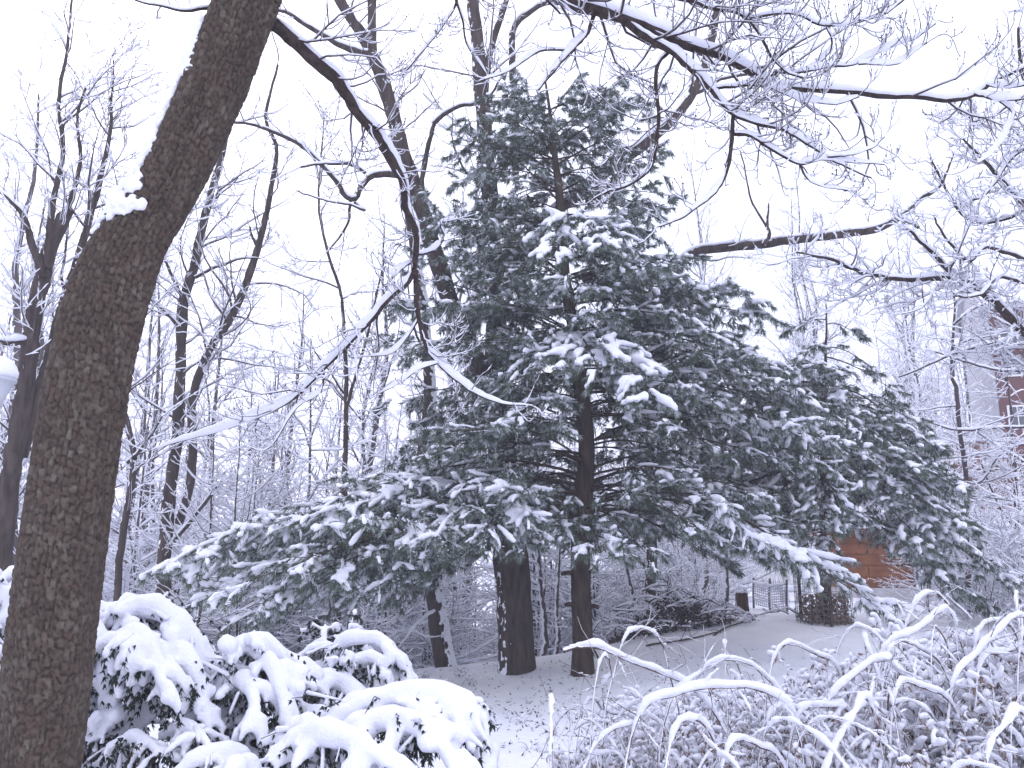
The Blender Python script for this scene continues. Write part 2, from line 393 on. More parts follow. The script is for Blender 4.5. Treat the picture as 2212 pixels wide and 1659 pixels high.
C1 = lambda L: [(1188+x*.463, y*.463) for x, y in L]
C2 = lambda L: [(486+x*.366, y*.366) for x, y in L]
def limb_set(thing, defs, name='limb', bk=None, sn=1.0, k=10, snow_k=8):
    # each entry: (pixels, distances, widths px, n, snow px); first is the limb, the rest join it
    P_, R_all = [], []
    A, Sx = Acc(), Acc()
    for pts, d, wd, n_, s in defs:
        P, R = trace(pts, d, wd, n_, jit=.0016)
        R = R*(1+.06*rng.normal(0, 1, len(R)))
        A.add(*tubes(P, R, k))
        if s:
            m_ = mpx(*pts[0], d[0])
            st = np.repeat(rng.uniform(.65, 1.2, n_//5+2), 5)[:n_]
            Sx.add(*snow_on(P, R, s*m_*sn*st*(.35+.65*np.clip(R/R[:6].mean()*1.9, 0, 1)), snow_k, .32, (.22, .6), .10))
        P_.append(resample(P, 12)); R_all.append(resample(np.c_[R, R, R], 12)[:, 0])
    l = thing.acc(name, A, bk or BARK_LIMB)
    return l, np.array(P_), np.array(R_all), Sx
def twigs(levels, P, R, sn, snow_frac=.95, k=3, smx=.012):
    # levels of spawn() arguments; returns wood and snow
    A, Sx = Acc(), Acc(); tips = []
    for i, kw in enumerate(levels):
        P, R = spawn(P, R, **kw)
        if len(P) == 0: break
        A.add(*tubes(P, R, 4 if i == 0 and k > 3 else k))
        m_ = rng.random(len(P)) < snow_frac
        th = np.minimum(sn*(.5+R[m_]/.004*.5), smx)*rng.uniform(.7, 1.25, (m_.sum(), 1))
        Sx.add(*snow_on(P[m_], R[m_], th, 3 if i > 1 else 4, .42, (.2, .65), .3))
        tips.append(P)
    return A, Sx, tips
def join(a, b_):
    if b_.n: a.add(*b_.get())
    return a
dogtw = [dict(dens=15, t0=.10, ang=(30, 75), ln=(.22, .50), maxlen=.62, minlen=.12, n=8, trop=(0, 0, .26), wig=.21, planar=.45, rr=.5, rtip=.0016, rfac=.010),
         dict(dens=22, t0=.2, ang=(28, 55), ln=(.28, .55), maxlen=.24, minlen=.05, n=6, trop=(0, 0, .55), wig=.13, planar=.35, rr=.6, rtip=.0014, rfac=.009),
         dict(dens=13, t0=.3, ang=(25, 50), ln=(.35, .6), maxlen=.11, minlen=.03, n=4, trop=(0, 0, .5), wig=.12, rr=.7, rtip=.0012, rfac=.01)]
def finish(thing, l, Pb, Rb, Sx, levels, sn, buds=True, mt=None, smx=.012):
    A, S2, tips = twigs(levels, Pb, Rb, sn, smx=smx)
    thing.acc('twig_spray', A, mt or TWIG, l, kind='stuff')
    thing.acc('snow_cover', join(Sx, S2), SNOW, l, kind='stuff')
    if buds and tips:
        B = Acc(); E = np.concatenate([t[:, -1] for t in tips[-2:]]); E = E[rng.random(len(E)) < .5]
        o8 = np.array([[1, 0, 0], [-1, 0, 0], [0, 1, 0], [0, -1, 0], [0, 0, 1.2], [0, 0, -1]])*.0042
        f8 = np.array([[0, 2, 4], [2, 1, 4], [1, 3, 4], [3, 0, 4], [2, 0, 5], [1, 2, 5], [3, 1, 5], [0, 3, 5]])
        B.add((E[:, None]+o8[None]).reshape(-1, 3), (np.arange(len(E))[:, None, None]*6+f8[None]).reshape(-1, 3))
        thing.acc('bud_cluster', B, TWIG, l, kind='stuff')
# limb that swings down to the middle
L1 = [(C2([(215, 120), (290, 145), (400, 245), (530, 370), (640, 465), (700, 555), (800, 700), (880, 795), (950, 910), (1010, 1010), (1047, 1080), (1055, 1180), (1060, 1240), (1100, 1320), (1125, 1400), (1125, 1500), (1115, 1620)]), [3.5, 3.9, 4.3], [34, 29, 27, 24, 22, 17, 15, 14, 13], 60, 13),
      ([(895, 585), (880, 615), (850, 640), (800, 695), (760, 740), (700, 800), (640, 860), (560, 900), (480, 930), (400, 950), (330, 972)], [4.3, 4.2], [13, 12, 11, 9, 7, 5, 3], 44, 15),
      ([(896, 580), (900, 650), (915, 740), (950, 790), (1010, 840), (1080, 870), (1150, 877)], [4.3, 4.25], [12, 10, 8, 7, 5, 3], 36, 11),
      (C2([(1130, 1500), (1220, 1480), (1290, 1410), (1270, 1320), (1310, 1300), (1375, 1295)]), [4.3, 4.2], [6, 5, 4, 3], 18, 9),
      (C2([(1110, 1540), (1080, 1560), (1030, 1600), (990, 1620), (910, 1590)]), [4.3, 4.2], [6, 4, 3], 16, 10),
      ([(905, 690), (880, 730), (850, 760), (800, 770)], [4.3, 4.3], [5, 3], 12, 7),
      ([(945, 785), (900, 800), (860, 830), (820, 850)], [4.25, 4.2], [5, 3], 12, 8),
      ([(700, 800), (690, 850), (640, 880), (590, 960)], [4.2, 4.1], [5, 3], 12, 7)]
l1 = limb_set(dog, L1); finish(dog, *l1, dogtw, .006)
# limb that arches over the top and reaches right
EXT = [(640, -330), (800, -330), (960, -230), (1100, -100)]
L2 = [(EXT+C1([(80, -5), (200, 40), (350, 88), (510, 150), (600, 200), (770, 245), (880, 295), (980, 345), (1040, 385), (1200, 400), (1380, 415), (1550, 438), (1700, 440), (1850, 460), (1980, 440), (2060, 380), (2130, 352), (2260, 290)]), [3.4, 3.5, 3.55, 3.45], [36, 32, 30, 27, 20, 17, 15, 13, 12, 11, 10, 9, 7], 90, 20),
      (C1([(350, 92), (430, 165), (540, 230), (600, 268), (680, 345), (760, 425), (800, 485), (860, 540), (960, 575), (1080, 605), (1200, 672), (1290, 732), (1400, 790), (1500, 830)]), [3.5, 3.4], [17, 15, 13, 11, 9, 7, 5, 3], 50, 13),
      (C1([(858, 538), (855, 640), (850, 720), (830, 800), (780, 890), (700, 960), (600, 1030), (500, 1060)]), [3.45, 3.4], [9, 9, 8, 7, 5, 3], 34, 8),
      (C1([(858, 628), (950, 640), (1030, 690), (1110, 740), (1180, 772), (1280, 748), (1400, 762), (1560, 768)]), [3.45, 3.4], [8, 7, 6, 5, 3], 30, 11),
      (C1([(1170, 770), (1200, 825), (1260, 872), (1400, 892)]), [3.4, 3.4], [5, 4, 3], 16, 9),
      (C1([(1290, 732), (1400, 722), (1500, 692), (1560, 640)]), [3.4, 3.35], [5, 4, 3], 16, 9),
      (C1([(560, 240), (495, 325), (510, 560), (492, 700), (462, 800), (365, 870), (280, 890), (200, 932)]), [3.5, 3.4], [9, 8, 7, 6, 4], 34, 7),
      (C1([(215, 50), (180, 150), (100, 238), (0, 355), (-60, 425)]), [3.5, 3.45], [10, 8, 7, 5], 26, 11),
      (C1([(100, 238), (20, 232), (-60, 240), (-200, 330), (-330, 380)]), [3.48, 3.4], [6, 5, 3], 20, 8),
      (C1([(760, 415), (880, 402), (1020, 402), (1150, 455), (1330, 480), (1440, 452)]), [3.45, 3.35], [7, 6, 5, 4], 28, 13),
      ([(1330, -140)]+C1([(560, -40), (680, 0), (760, 32), (860, 48), (930, 85), (990, 180), (1040, 270), (1100, 332), (1180, 362)]), [3.5, 3.3], [12, 9, 7, 6, 4], 40, 10),
      (C1([(930, 85), (1060, 58), (1150, 62), (1250, 108), (1340, 118), (1440, 102), (1560, 62), (1660, -10)]), [3.35, 3.25], [7, 6, 5, 4], 30, 13),
      (C1([(1040, 335), (1180, 335), (1260, 285), (1312, 212), (1290, 130)]), [3.4, 3.3], [6, 5, 3], 22, 11),
      (C1([(1180, 335), (1300, 315), (1420, 302), (1540, 242), (1700, 180), (1800, 110)]), [3.35, 3.25], [6, 5, 3], 26, 12),
      (C1([(1440, 302), (1620, 302), (1700, 245), (1760, 200)]), [3.3, 3.25], [5, 3], 16, 11),
      (C1([(1980, 438), (2090, 475), (2150, 540), (2120, 640), (2060, 720), (2000, 760)]), [3.45, 3.3], [8, 7, 5, 3], 28, 14),
      (C1([(2040, 395), (2120, 405), (2230, 392)]), [3.45, 3.3], [6, 5], 14, 12),
      (C1([(2000, 440), (2100, 470), (2230, 462)]), [3.45, 3.3], [6, 5], 14, 12)]
l2 = limb_set(dog, L2, sn=.95); finish(dog, *l2, dogtw, .006)
# the arch of the second limb outside the frame meets the trunk; stub to the left and a twiggy fan above
L3 = [([(470, 15), (440, 18), (400, 22), (350, 12), (300, 2), (230, -30)], [3.5, 3.3], [9, 7, 5, 3], 20, 6)]
l3 = limb_set(dog, L3); finish(dog, *l3, dogtw[:2], .005)
L4 = [([(1010, -170), (990, -80), (985, 0), (965, 40), (930, 90), (880, 150)], [3.45, 3.5], [8, 5, 3], 22, 8),
      ([(985, 0), (1000, 40), (1010, 100), (1050, 160)], [3.47, 3.6], [5, 3], 14, 6),
      ([(1040, -140), (1120, -60), (1190, 10), (1210, 30)], [3.45, 3.6], [7, 4], 14, 6)]
l4 = limb_set(dog, L4); finish(dog, *l4, dogtw, .005)
# ================================================================== pines
NB = np.array([[0., 0, 0], [1, 0, 0], [0, 1, 0]])
def needles(O, D, per, ln=(.07, .11), spread=(15, 55), wid=.0062, droop=.35):
    # brush of flat blades at each shoot point
    idx = np.repeat(np.arange(len(O)), per); o = O[idx]; d = D[idx]; m = len(idx)
    q = rng.normal(0, 1, (m, 3)); q = unit(q-d*(q*d).sum(1, keepdims=True)); a = np.radians(rng.uniform(*spread, m))[:, None]
    v = unit(d*np.cos(a)+q*np.sin(a)); l = rng.uniform(*ln, m)[:, None]
    tip = o+v*l; tip[:, 2] -= droop*l[:, 0]*rng.uniform(.5, 1.2, m)
    s = unit(np.cross(v, rng.normal(0, 1, (m, 3))))*wid
    V = np.stack([o-s, o+s, tip], 1).reshape(-1, 3); k = np.arange(m)[:, None]*3
    return V, k+np.array([0, 1, 2])
def bough(thing, P, R, snow=.6, tuft=9, heavy=1.0, side=.42, dens=7.5, nlen=(.07, .11), fine=False):
    # P: axis from the trunk outwards; flat fan of side shoots, needles and snow on it
    P = resample(P, 12); R = resample(np.c_[R, R, R], 12)[:, 0]; L = np.linalg.norm(np.diff(P, axis=0), axis=1).sum()
    P1, R1 = spawn(P[None], R[None], dens=dens, t0=.13, ang=(35, 65), ln=(side*.55, side), maxlen=1.5, minlen=.16, n=7, trop=(0, 0, -.10), wig=.10, planar=.85, rr=.45, rtip=.003, rfac=.014, end=.38)
    P2, R2 = spawn(P1, R1, dens=9.5, t0=.15, ang=(28, 58), ln=(.30, .62), maxlen=.45, minlen=.09, n=5, trop=(0, 0, -.16), wig=.11, planar=.6, rr=.6, rtip=.0025, rfac=.016, end=.5)
    A = Acc().add(*tubes(P, R, 7)).add(*tubes(P1[:, ::2], R1[:, ::2], 3)).add(*tubes(P2[::2, ::2], R2[::2, ::2], 3))
    b_ = thing.acc('bough', A, BARK_PINE)
    # shoots: outer parts of both orders
    O, D = [], []
    for Q, ts in ((P1, (.5, .68, .85, 1.0)), (P2, (.25, .5, .75, .95))):
        T = grad(Q)
        for t in ts:
            u = t*(Q.shape[1]-1); i = min(int(u), Q.shape[1]-2); f = u-i
            O.append(Q[:, i]*(1-f)+Q[:, i+1]*f); D.append(T[:, i])
    O = np.concatenate(O); D = unit(np.concatenate(D)+rng.normal(0, .2, (len(O), 3)))
    E = O[rng.random(len(O)) < .62*snow+.16]+rng.normal(0, .02, (1, 3))
    if len(E):                                         # crumbs of snow caught in the needles
        o6 = np.array([[1, 0, -.1], [-.5, .87, -.1], [-.5, -.87, -.1], [0, 0, .7]]); f6 = np.array([[0, 1, 3], [1, 2, 3], [2, 0, 3], [2, 1, 0]])
        r6 = rng.uniform(.009, .024, (len(E), 1, 1)); Vc = E[:, None]+np.array([0, 0, .018])+o6[None]*r6*(1+.25*rng.normal(0, 1, (len(E), 4, 1)))
        thing.part('snow_crumb', Vc.reshape(-1, 3), (np.arange(len(E))[:, None, None]*4+f6[None]).reshape(-1, 3), SNOW, b_, kind='stuff')
    thing.part('needle_tuft', *needles(O, D, tuft, nlen), NEEDLE, b_, smooth=False, kind='stuff')
    # snow: soft fingers along the shoots, merged into paws
    A = Acc()
    out = np.clip((np.linalg.norm(P2[:, -1]-P[0], axis=1))/max(L, .3), 0, 1)
    snow = snow*1.12; pr = snow*(.25+.85*out)*(.35+1.3*noise3(P2[:, 2], 1.6, 4))
    m_ = rng.random(len(P2)) < pr
    if m_.any():
        Q = P2[m_, 1:].copy(); Q[..., 2] += .022*heavy
        r = rng.uniform(.018, .034, (len(Q), 1))*heavy*np.array([[.65, 1.0, 1.08, .8]])*rng.uniform(.8, 1.2, (len(Q), 4))
        A.add(*capsules(Q, r, 7))
    pr = snow*.9*(.4+1.2*noise3(P1[:, 3], 1.3, 9)); m_ = rng.random(len(P1)) < pr
    if m_.any():
        Q = P1[m_, 2:].copy(); Q[..., 2] += .024*heavy
        r = rng.uniform(.016, .032, (len(Q), 1))*heavy*np.array([[.5, .8, 1.0, 1.05, .8]])*rng.uniform(.75, 1.25, (len(Q), 5))
        A.add(*capsules(Q, r, 7))
    if A.n:
        V, Fs = A.get(); V = V+.010*rng.normal(0, 1, V.shape)*.5
        W, Fs = merge(V, Fs, .0245, 1, .010, 18, .30)
        if len(W): thing.part('snow_cover', W, Fs, SNOW, b_, kind='stuff')
    return b_
def arc(p0, p1, rise, n=10):                           # bough axis: leaves the trunk, lifts, then sags to the tip
    p0, p1 = np.array(p0, float), np.array(p1, float); t = np.linspace(0, 1, n)[:, None]
    P = p0+(p1-p0)*t; P[:, 2] += rise*np.sin(np.pi*t[:, 0])*(1.15-.5*t[:, 0])
    P[:, :2] += np.cumsum(rng.normal(0, .018, (n, 2)), 0)*np.linalg.norm(p1-p0)*.25
    return P
def pt_on(P, z): return np.array([np.interp(z, P[:, 2], P[:, j]) for j in range(3)])

# --- the tall pine in the middle
PB = onground(1258, 1456)
YP = PB[1]
tp = [(1258, 1470), (1257, 1400), (1256, 1300), (1256, 1200), (1258, 1100), (1270, 980), (1266, 900), (1250, 780), (1240, 700), (1228, 640), (1220, 560), (1214, 480), (1206, 380), (1195, 290), (1182, 200), (1176, 165)]
Pp, Rp = trace(tp, [YP, YP-.1], [56, 45, 43, 42, 42, 36, 34, 30, 27, 24, 22, 20, 16, 10, 6, 3], 60, .004)
Pp[0] = [PB[0], PB[1], PB[2]-.12]
pine = Thing('pine_tree', PB, 'tall broad white pine with drooping snowy boughs in the middle of the wood', 'pine')
A = Acc(); k_ = 22
V, Q = tubes(Pp, Rp, k_); A.add(V+unit(V-np.repeat(Pp, k_, 0))*(.012*(noise3(V*np.array([1, 1, .3]), 30, 2)-.5))[:, None], Q)
pine.acc('trunk', A, BARK_PINE)
for x, y, tx, ty in ((1240, 1238, 1214, 1240), (1272, 1235, 1290, 1234), (1240, 1308, 1222, 1306), (1275, 1310, 1292, 1312), (1275, 1400, 1290, 1420)):
    pine.part('branch_stub', *capsules(np.array([at(x, y, YP-.05), at((x+tx)/2, (y+ty)/2-2, YP-.12), at(tx, ty, YP-.2)]), np.array([.035, .03, .026]), 8), BARK_PINE)
Bp = [(1090, 470, 1275, -1.5, .5, .9, 1.15), (1100, 600, 1300, -1.3, .4, .7, 1.1), (1110, 750, 1280, -.9, .3, .6, 1.0), (1120, 880, 1270, -.4, .3, .5, 1.0), (1085, 500, 1215, .5, .6, .8, 1.1), (1080, 640, 1200, -1.2, .5, .7, 1.1), (1070, 570, 1170, -.9, .6, .8, 1.1)]                                                # (trunk y px, tip px, tip nearer(-)/farther(+) m, rise, snow, heavy)
# explicit boughs read off the photograph
Bp += [(1085, 440, 1190, -1.3, .75, 1.0, 1.15), (1060, 520, 1150, -.4, .7, .9, 1.1), (1090, 560, 1250, -2.0, .6, .8, 1.1), (1040, 640, 1120, .3, .6, .7, 1.0), (1100, 700, 1230, -1.6, .5, .7, .9),
       (1090, 760, 1200, -.9, .4, .7, .9), (1000, 770, 1070, -.3, .6, .6, 1.0), (980, 860, 1040, .5, .4, .6, .9), (1110, 880, 1210, -1.2, .4, .6, .9), (960, 930, 980, -.6, .4, .55, .9),
       (1120, 1020, 1190, -1.6, .35, .55, .9), (1130, 1130, 1185, -1.4, .3, .6, 1.0), (1120, 960, 1220, -.2, .3, .5, .9),
       (800, 825, 735, -.4, .25, .6, .9), (780, 880, 660, .3, .3, .55, .9), (740, 910, 600, .4, .3, .45, .9), (700, 900, 540, -.2, .25, .5, .9), (640, 905, 460, .2, .2, .6, .95), (600, 945, 420, -.3, .2, .6, .95), (560, 960, 480, -.9, .2, .5, .9),
       (520, 1000, 390, -.1, .2, .5, .9), (440, 1060, 300, .1, .15, .45, .85), (380, 1075, 250, .0, .1, .4, .8), (330, 1100, 205, .1, .05, .4, .7), (300, 1130, 180, -.2, .05, .5, .7),
       (870, 1120, 900, -1.4, .35, .75, 1.0), (820, 1060, 850, -.8, .3, .5, .9),
       (480, 1300, 530, -1.7, .30, 1.0, 1.35), (490, 1190, 540, -1.6, .30, .95, 1.3), (470, 1350, 520, -1.2, .25, .85, 1.1),
       (735, 1395, 850, -2.0, .45, 1.15, 1.45), (745, 1290, 800, -2.2, .42, 1.15, 1.45), (760, 1200, 790, -1.7, .35, 1.0, 1.3), (740, 1130, 800, -1.2, .3, .7, 1.1),
       (360, 1400, 250, .1, .05, .35, .8), (420, 1420, 330, .2, .1, .35, .8), (330, 1390, 200, -.2, .05, .4, .7), (300, 1330, 190, .1, .05, .4, .7), (260, 1240, 175, -.2, .02, .5, .7),
       (540, 1440, 440, .3, .15, .45, .9), (600, 1500, 560, -.2, .2, .6, 1.0), (640, 1600, 640, -.5, .3, .9, 1.15), (660, 1650, 680, -.1, .3, .8, 1.1), (690, 1480, 690, -1.0, .25, .9, 1.2), (700, 1560, 700, .4, .25, .6, 1.0),
       (760, 1640, 790, -.4, .35, .6, 1.0), (820, 1600, 850, .5, .3, .5, .9), (840, 1480, 830, -1.1, .2, .75, 1.15), (900, 1560, 970, -.9, .35, .7, 1.1), (960, 1680, 990, -.2, .4, .6, 1.0), (990, 1560, 990, .6, .3, .45, .9),
       (1040, 1640, 1070, -.9, .45, .75, 1.1), (1080, 1720, 1130, .2, .5, .55, 1.0), (790, 1600, 880, .1, .3, .55, 1.0), (840, 1640, 930, .3, .3, .55, 1.0), (720, 1560, 790, -.5, .25, .65, 1.05), (930, 1480, 1010, .4, .2, .5, .95), (720, 1680, 790, -.2, .35, .75, 1.1), (760, 1740, 860, -.4, .4, .75, 1.1), (800, 1700, 880, .4, .35, .6, 1.05), (850, 1790, 950, -.7, .4, .75, 1.1), (900, 1740, 980, .2, .4, .6, 1.05), (690, 1600, 740, .4, .3, .6, 1.0),  (1090, 1500, 1140, -1.4, .3, .5, .9), (1110, 1400, 1200, -1.5, .3, .65, .95), (1100, 1620, 1190, -1.0, .4, .5, .95), (1060, 1870, 1300, -1.6, .9, .95, 1.2), (1070, 1800, 1230, -.8, .75, .8, 1.1),
       (1120, 1300, 1195, -1.5, .25, .7, 1.0), (1125, 1550, 1210, .2, .3, .4, .9), (1090, 1240, 1165, 1.2, .3, .3, .9), (1110, 1350, 1190, 1.0, .3, .3, .9)]
for ty, x, y, dy, rise, sn, hv in Bp:
    ty += rng.uniform(-40, 40) if 900 < ty < 1140 else 0; z = at(1250, ty, YP)[2]; p0 = pt_on(Pp, z); p1 = at(x, y, YP+dy)
    L = np.linalg.norm(p1-p0)
    bough(pine, arc(p0, p1, rise*.55), np.linspace(.007+.0055*L, .004, 10), sn, 9, hv, side=.42 if L > 1.6 else .55, dens=7.5 if L > 1.5 else 10)
# boughs on the far side and fill between the traced ones
for z in np.arange(2.0, 8.2, .26):
    L0 = np.interp(z, [2.0, 2.8, 4.0, 5.2, 6.2, 7.2, 8.2], [3.3, 3.0, 2.0, 1.85, 1.75, 1.5, .8])
    for q in range(3 if z < 3.6 else 5):
        a = rng.uniform(-.5, math.pi+.5) if q in (0, 1, 3) else rng.uniform(0, 6.28)
        yp = CY-(np.dot(np.array([0, -ST, CT]), np.array([0, YP, z-CAMZ]))/np.dot(np.array([0, CT, ST]), np.array([0, YP, z-CAMZ])))*F
        if math.sin(a) < -.25 and (830 < yp < 985 or yp > 1070): a = -a
        L = L0*rng.uniform(.65, 1.05); p0 = pt_on(Pp, z); p1 = p0+np.array([math.cos(a)*L, math.sin(a)*L, rng.uniform(-.12, .22)*L])
        bough(pine, arc(p0, p1, .12*L), np.linspace(.006+.0055*L, .004, 10), .42, 9, .9, side=.46, dens=6.5)

# --- the smaller pine to the right, in a wire cage
QB = onground(1782, 1345); YQ = QB[1]
tq = [(1782, 1355), (1782, 1250), (1778, 1150), (1780, 1050), (1782, 950), (1785, 850), (1786, 770), (1786, 700), (1784, 655)]
Pq, Rq = trace(tq, [YQ, YQ], [18, 15, 13, 12, 10, 8, 6, 4, 2.5], 40, .004)
pin2 = Thing('pine_tree', QB, 'smaller white pine with its trunk in a wire cage and boughs bowed down by snow', 'pine')
pin2.part('trunk', *tubes(Pq, Rq, 14), BARK_PINE)
Bq = [(690, 1700, 715, -.1, .1, .6, .9), (700, 1850, 720, .0, .12, .6, .9), (740, 1740, 770, -.4, .1, .6, .9), (750, 1880, 790, -.2, .15, .7, 1.0), (770, 1930, 840, .1, .15, .6, 1.0), (800, 1640, 800, .2, .2, .6, 1.0), (830, 1960, 930, -.3, .25, .8, 1.1),
      (820, 1700, 870, -.7, .2, .7, 1.0), (860, 1860, 930, -.8, .2, .75, 1.1), (880, 1600, 900, -.4, .25, .65, 1.0), (900, 2010, 1000, .1, .35, .8, 1.1), (920, 1760, 1010, -1.1, .25, .7, 1.1), (950, 1920, 1050, -1.0, .3, .85, 1.15), (960, 1560, 1000, -.3, .25, .6, 1.0),
      (990, 2090, 1140, -.2, .45, .85, 1.15), (1000, 1660, 1090, -1.1, .3, .75, 1.1), (1020, 1990, 1170, -1.0, .4, .85, 1.15), (1040, 1830, 1130, -1.4, .3, .8, 1.15), (1060, 2150, 1240, -.5, .5, .85, 1.15), (1080, 1560, 1100, -.7, .3, .65, 1.0), (1100, 2060, 1260, -.7, .45, .8, 1.1),
      (830, 1560, 850, -.5, .2, .7, 1.0), (860, 1500, 930, -.4, .25, .65, 1.0), (900, 1540, 960, .2, .2, .6, 1.0), (960, 1480, 1040, -.3, .25, .6, 1.0), (1010, 1500, 1100, .1, .3, .6, 1.0), (790, 1620, 850, -.8, .2, .7, 1.1), (800, 1690, 830, -.9, .2, .7, 1.1), (850, 1740, 930, -1.2, .2, .7, 1.1), (880, 1800, 960, -1.3, .2, .75, 1.1), (930, 1860, 1030, -1.4, .25, .8, 1.1), (980, 1780, 1090, -1.5, .25, .7, 1.1), (940, 1970, 1040, -.6, .3, .85, 1.15), (980, 2040, 1100, -.5, .4, .85, 1.15), (1090, 2100, 1290, .1, .5, .7, 1.05),
      (1090, 1750, 1205, -.9, .2, .75, 1.05), (1070, 1690, 1190, -1.0, .25, .7, 1.05), (1095, 1815, 1210, -.6, .2, .7, 1.05), (1040, 1780, 1160, -1.2, .2, .7, 1.05), (850, 1800, 860, 1.0, .2, .4, .9), (950, 1880, 940, 1.1, .2, .4, .9), (1000, 1700, 1000, 1.1, .2, .4, .9), (1050, 1960, 1060, 1.2, .3, .4, .9), (1100, 1800, 1130, 1.2, .3, .3, .9), (1000, 2050, 1050, .9, .3, .5, 1.0)]
for ty, x, y, dy, rise, sn, hv in Bq:
    z = at(1782, ty, YQ)[2]; p0 = pt_on(Pq, z); p1 = at(x, y, YQ+dy); L = np.linalg.norm(p1-p0)
    bough(pin2, arc(p0, p1, rise*.6), np.linspace(.006+.0055*L, .004, 10), sn, 9, hv, side=.48, dens=8.5)
for z in np.arange(2.5, 4.3, .2):
    L0 = np.interp(z, [2.5, 3.4, 4.3], [2.3, 1.9, 1.2])
    for q in range(3):
        a = rng.uniform(-1.2, math.pi+.6); L = L0*rng.uniform(.7, 1.05); p0 = pt_on(Pq, z); p1 = p0+np.array([math.cos(a)*L, math.sin(a)*L, rng.uniform(-.40, -.02)*L])
        bough(pin2, arc(p0, p1, .16*L), np.linspace(.006+.0055*L, .004, 10), .6, 9, 1.0, side=.48, dens=7)
# wire cage
cage = Thing('wire_cage', QB, 'round wire mesh cage full of dead leaves about the trunk of the smaller pine', 'cage')
A = Acc(); rc, hc = .40, .95
for q in range(26):
    a = q*2*math.pi/26; x, y = QB[0]+rc*math.cos(a), QB[1]+rc*math.sin(a)
    A.add(*tubes(np.array([[x, y, QB[2]-.1], [x, y, QB[2]+hc*.5], [x, y, QB[2]+hc+.03*math.sin(q*2.7)]]), np.full(3, .0035), 4))
for z in np.linspace(.05, hc, 13):
    a = np.linspace(0, 2*np.pi, 27); A.add(*tubes(np.c_[QB[0]+rc*np.cos(a), QB[1]+rc*np.sin(a), QB[2]+z+.01*np.sin(a*3)], np.full(27, .003), 4))
cage.acc('wire_mesh', A, noisy('wire', [(.3, (.10, .10, .12)), (.7, (.22, .22, .25))], 30, .6))
for a in (.4, 2.2, 4.6):
    A = Acc().box(QB[0]+rc*math.cos(a)-.02, QB[0]+rc*math.cos(a)+.02, QB[1]+rc*math.sin(a)-.02, QB[1]+rc*math.sin(a)+.02, QB[2]-.1, QB[2]+1.0)
    cage.acc('stake', A, WOODY, smooth=False)
m_ = 900; a = rng.uniform(0, 6.28, m_); rr = rc*.93*np.sqrt(rng.random(m_)); hgt = rng.random(m_)**1.5*.5
O = np.c_[QB[0]+rr*np.cos(a), QB[1]+rr*np.sin(a), QB[2]+hgt*(1-.3*rr/rc)]
cage.part('leaf_fill', *needles(O, unit(rng.normal(0, 1, (m_, 3))), 1, (.05, .09), (0, 60), .022, .2), DEADLEAF, smooth=False, kind='stuff')
# ================================================================== bare trees
def stemset(thing, defs, name, bk, k=14):
    P_, R_all = [], []; first = None
    for i, (pts, d, wd, n_) in enumerate(defs):
        P, R = trace(pts, d, wd, n_, jit=.006); R = R*(1+.04*rng.normal(0, 1, len(R)))
        kk = k if R.max() > .05 else 8
        V, Q = tubes(P, R, kk); V = V+unit(V-np.repeat(P, kk, 0))*(.10*np.repeat(R, kk)*(noise3(V*np.array([1, 1, .35]), 16, 3)-.5))[:, None]
        o = thing.part(name if i == 0 else 'limb', V, Q, bk)
        A = Acc().add(*snow_on(P, R, np.minimum(.055, R*1.0+.010), 7, .25, (.30, .75), .25))
        thing.acc('snow_cover', A, SNOW, o, kind='stuff')
        first = first or o; P_.append(resample(P, 14)); R_all.append(resample(np.c_[R, R, R], 14)[:, 0])
    return first, np.array(P_), np.array(R_all)
def crown(thing, P, R, levels, sn=.009, smx=.016, m=None):
    A, S2, tips = twigs(levels, P, R, sn, smx=smx)
    c = thing.acc('crown', A, m or TWIG, kind='stuff'); thing.acc('snow_cover', S2, SNOW, c, kind='stuff')
    return tips
def ctree_(dens=1.6, l1=(.22, .42), m1=3.0, up=.25, d2=3.2, d3=4.5, wig=.17, ang=(35, 70), m2=1.1, t0=.25):
    return [dict(dens=dens, t0=t0, ang=ang, ln=l1, maxlen=m1, minlen=.5, n=9, trop=(0, 0, up), wig=wig, rr=.45, rtip=.004, rfac=.012),
            dict(dens=d2, t0=.15, ang=(30, 65), ln=(.25, .5), maxlen=m2, minlen=.22, n=7, trop=(0, 0, up*.8), wig=wig, rr=.5, rtip=.003, rfac=.011),
            dict(dens=d3, t0=.2, ang=(25, 60), ln=(.3, .55), maxlen=.5, minlen=.1, n=4, trop=(0, 0, up*.6), wig=wig, rr=.6, rtip=.0022, rfac=.010)]
def ctree(dens=1.6, l1=(.22, .42), m1=3.0, up=.25, d2=3.2, d3=4.5, **k): return ctree_(dens*1.25, l1, m1, up, d2*1.35, d3*1.2, **k)
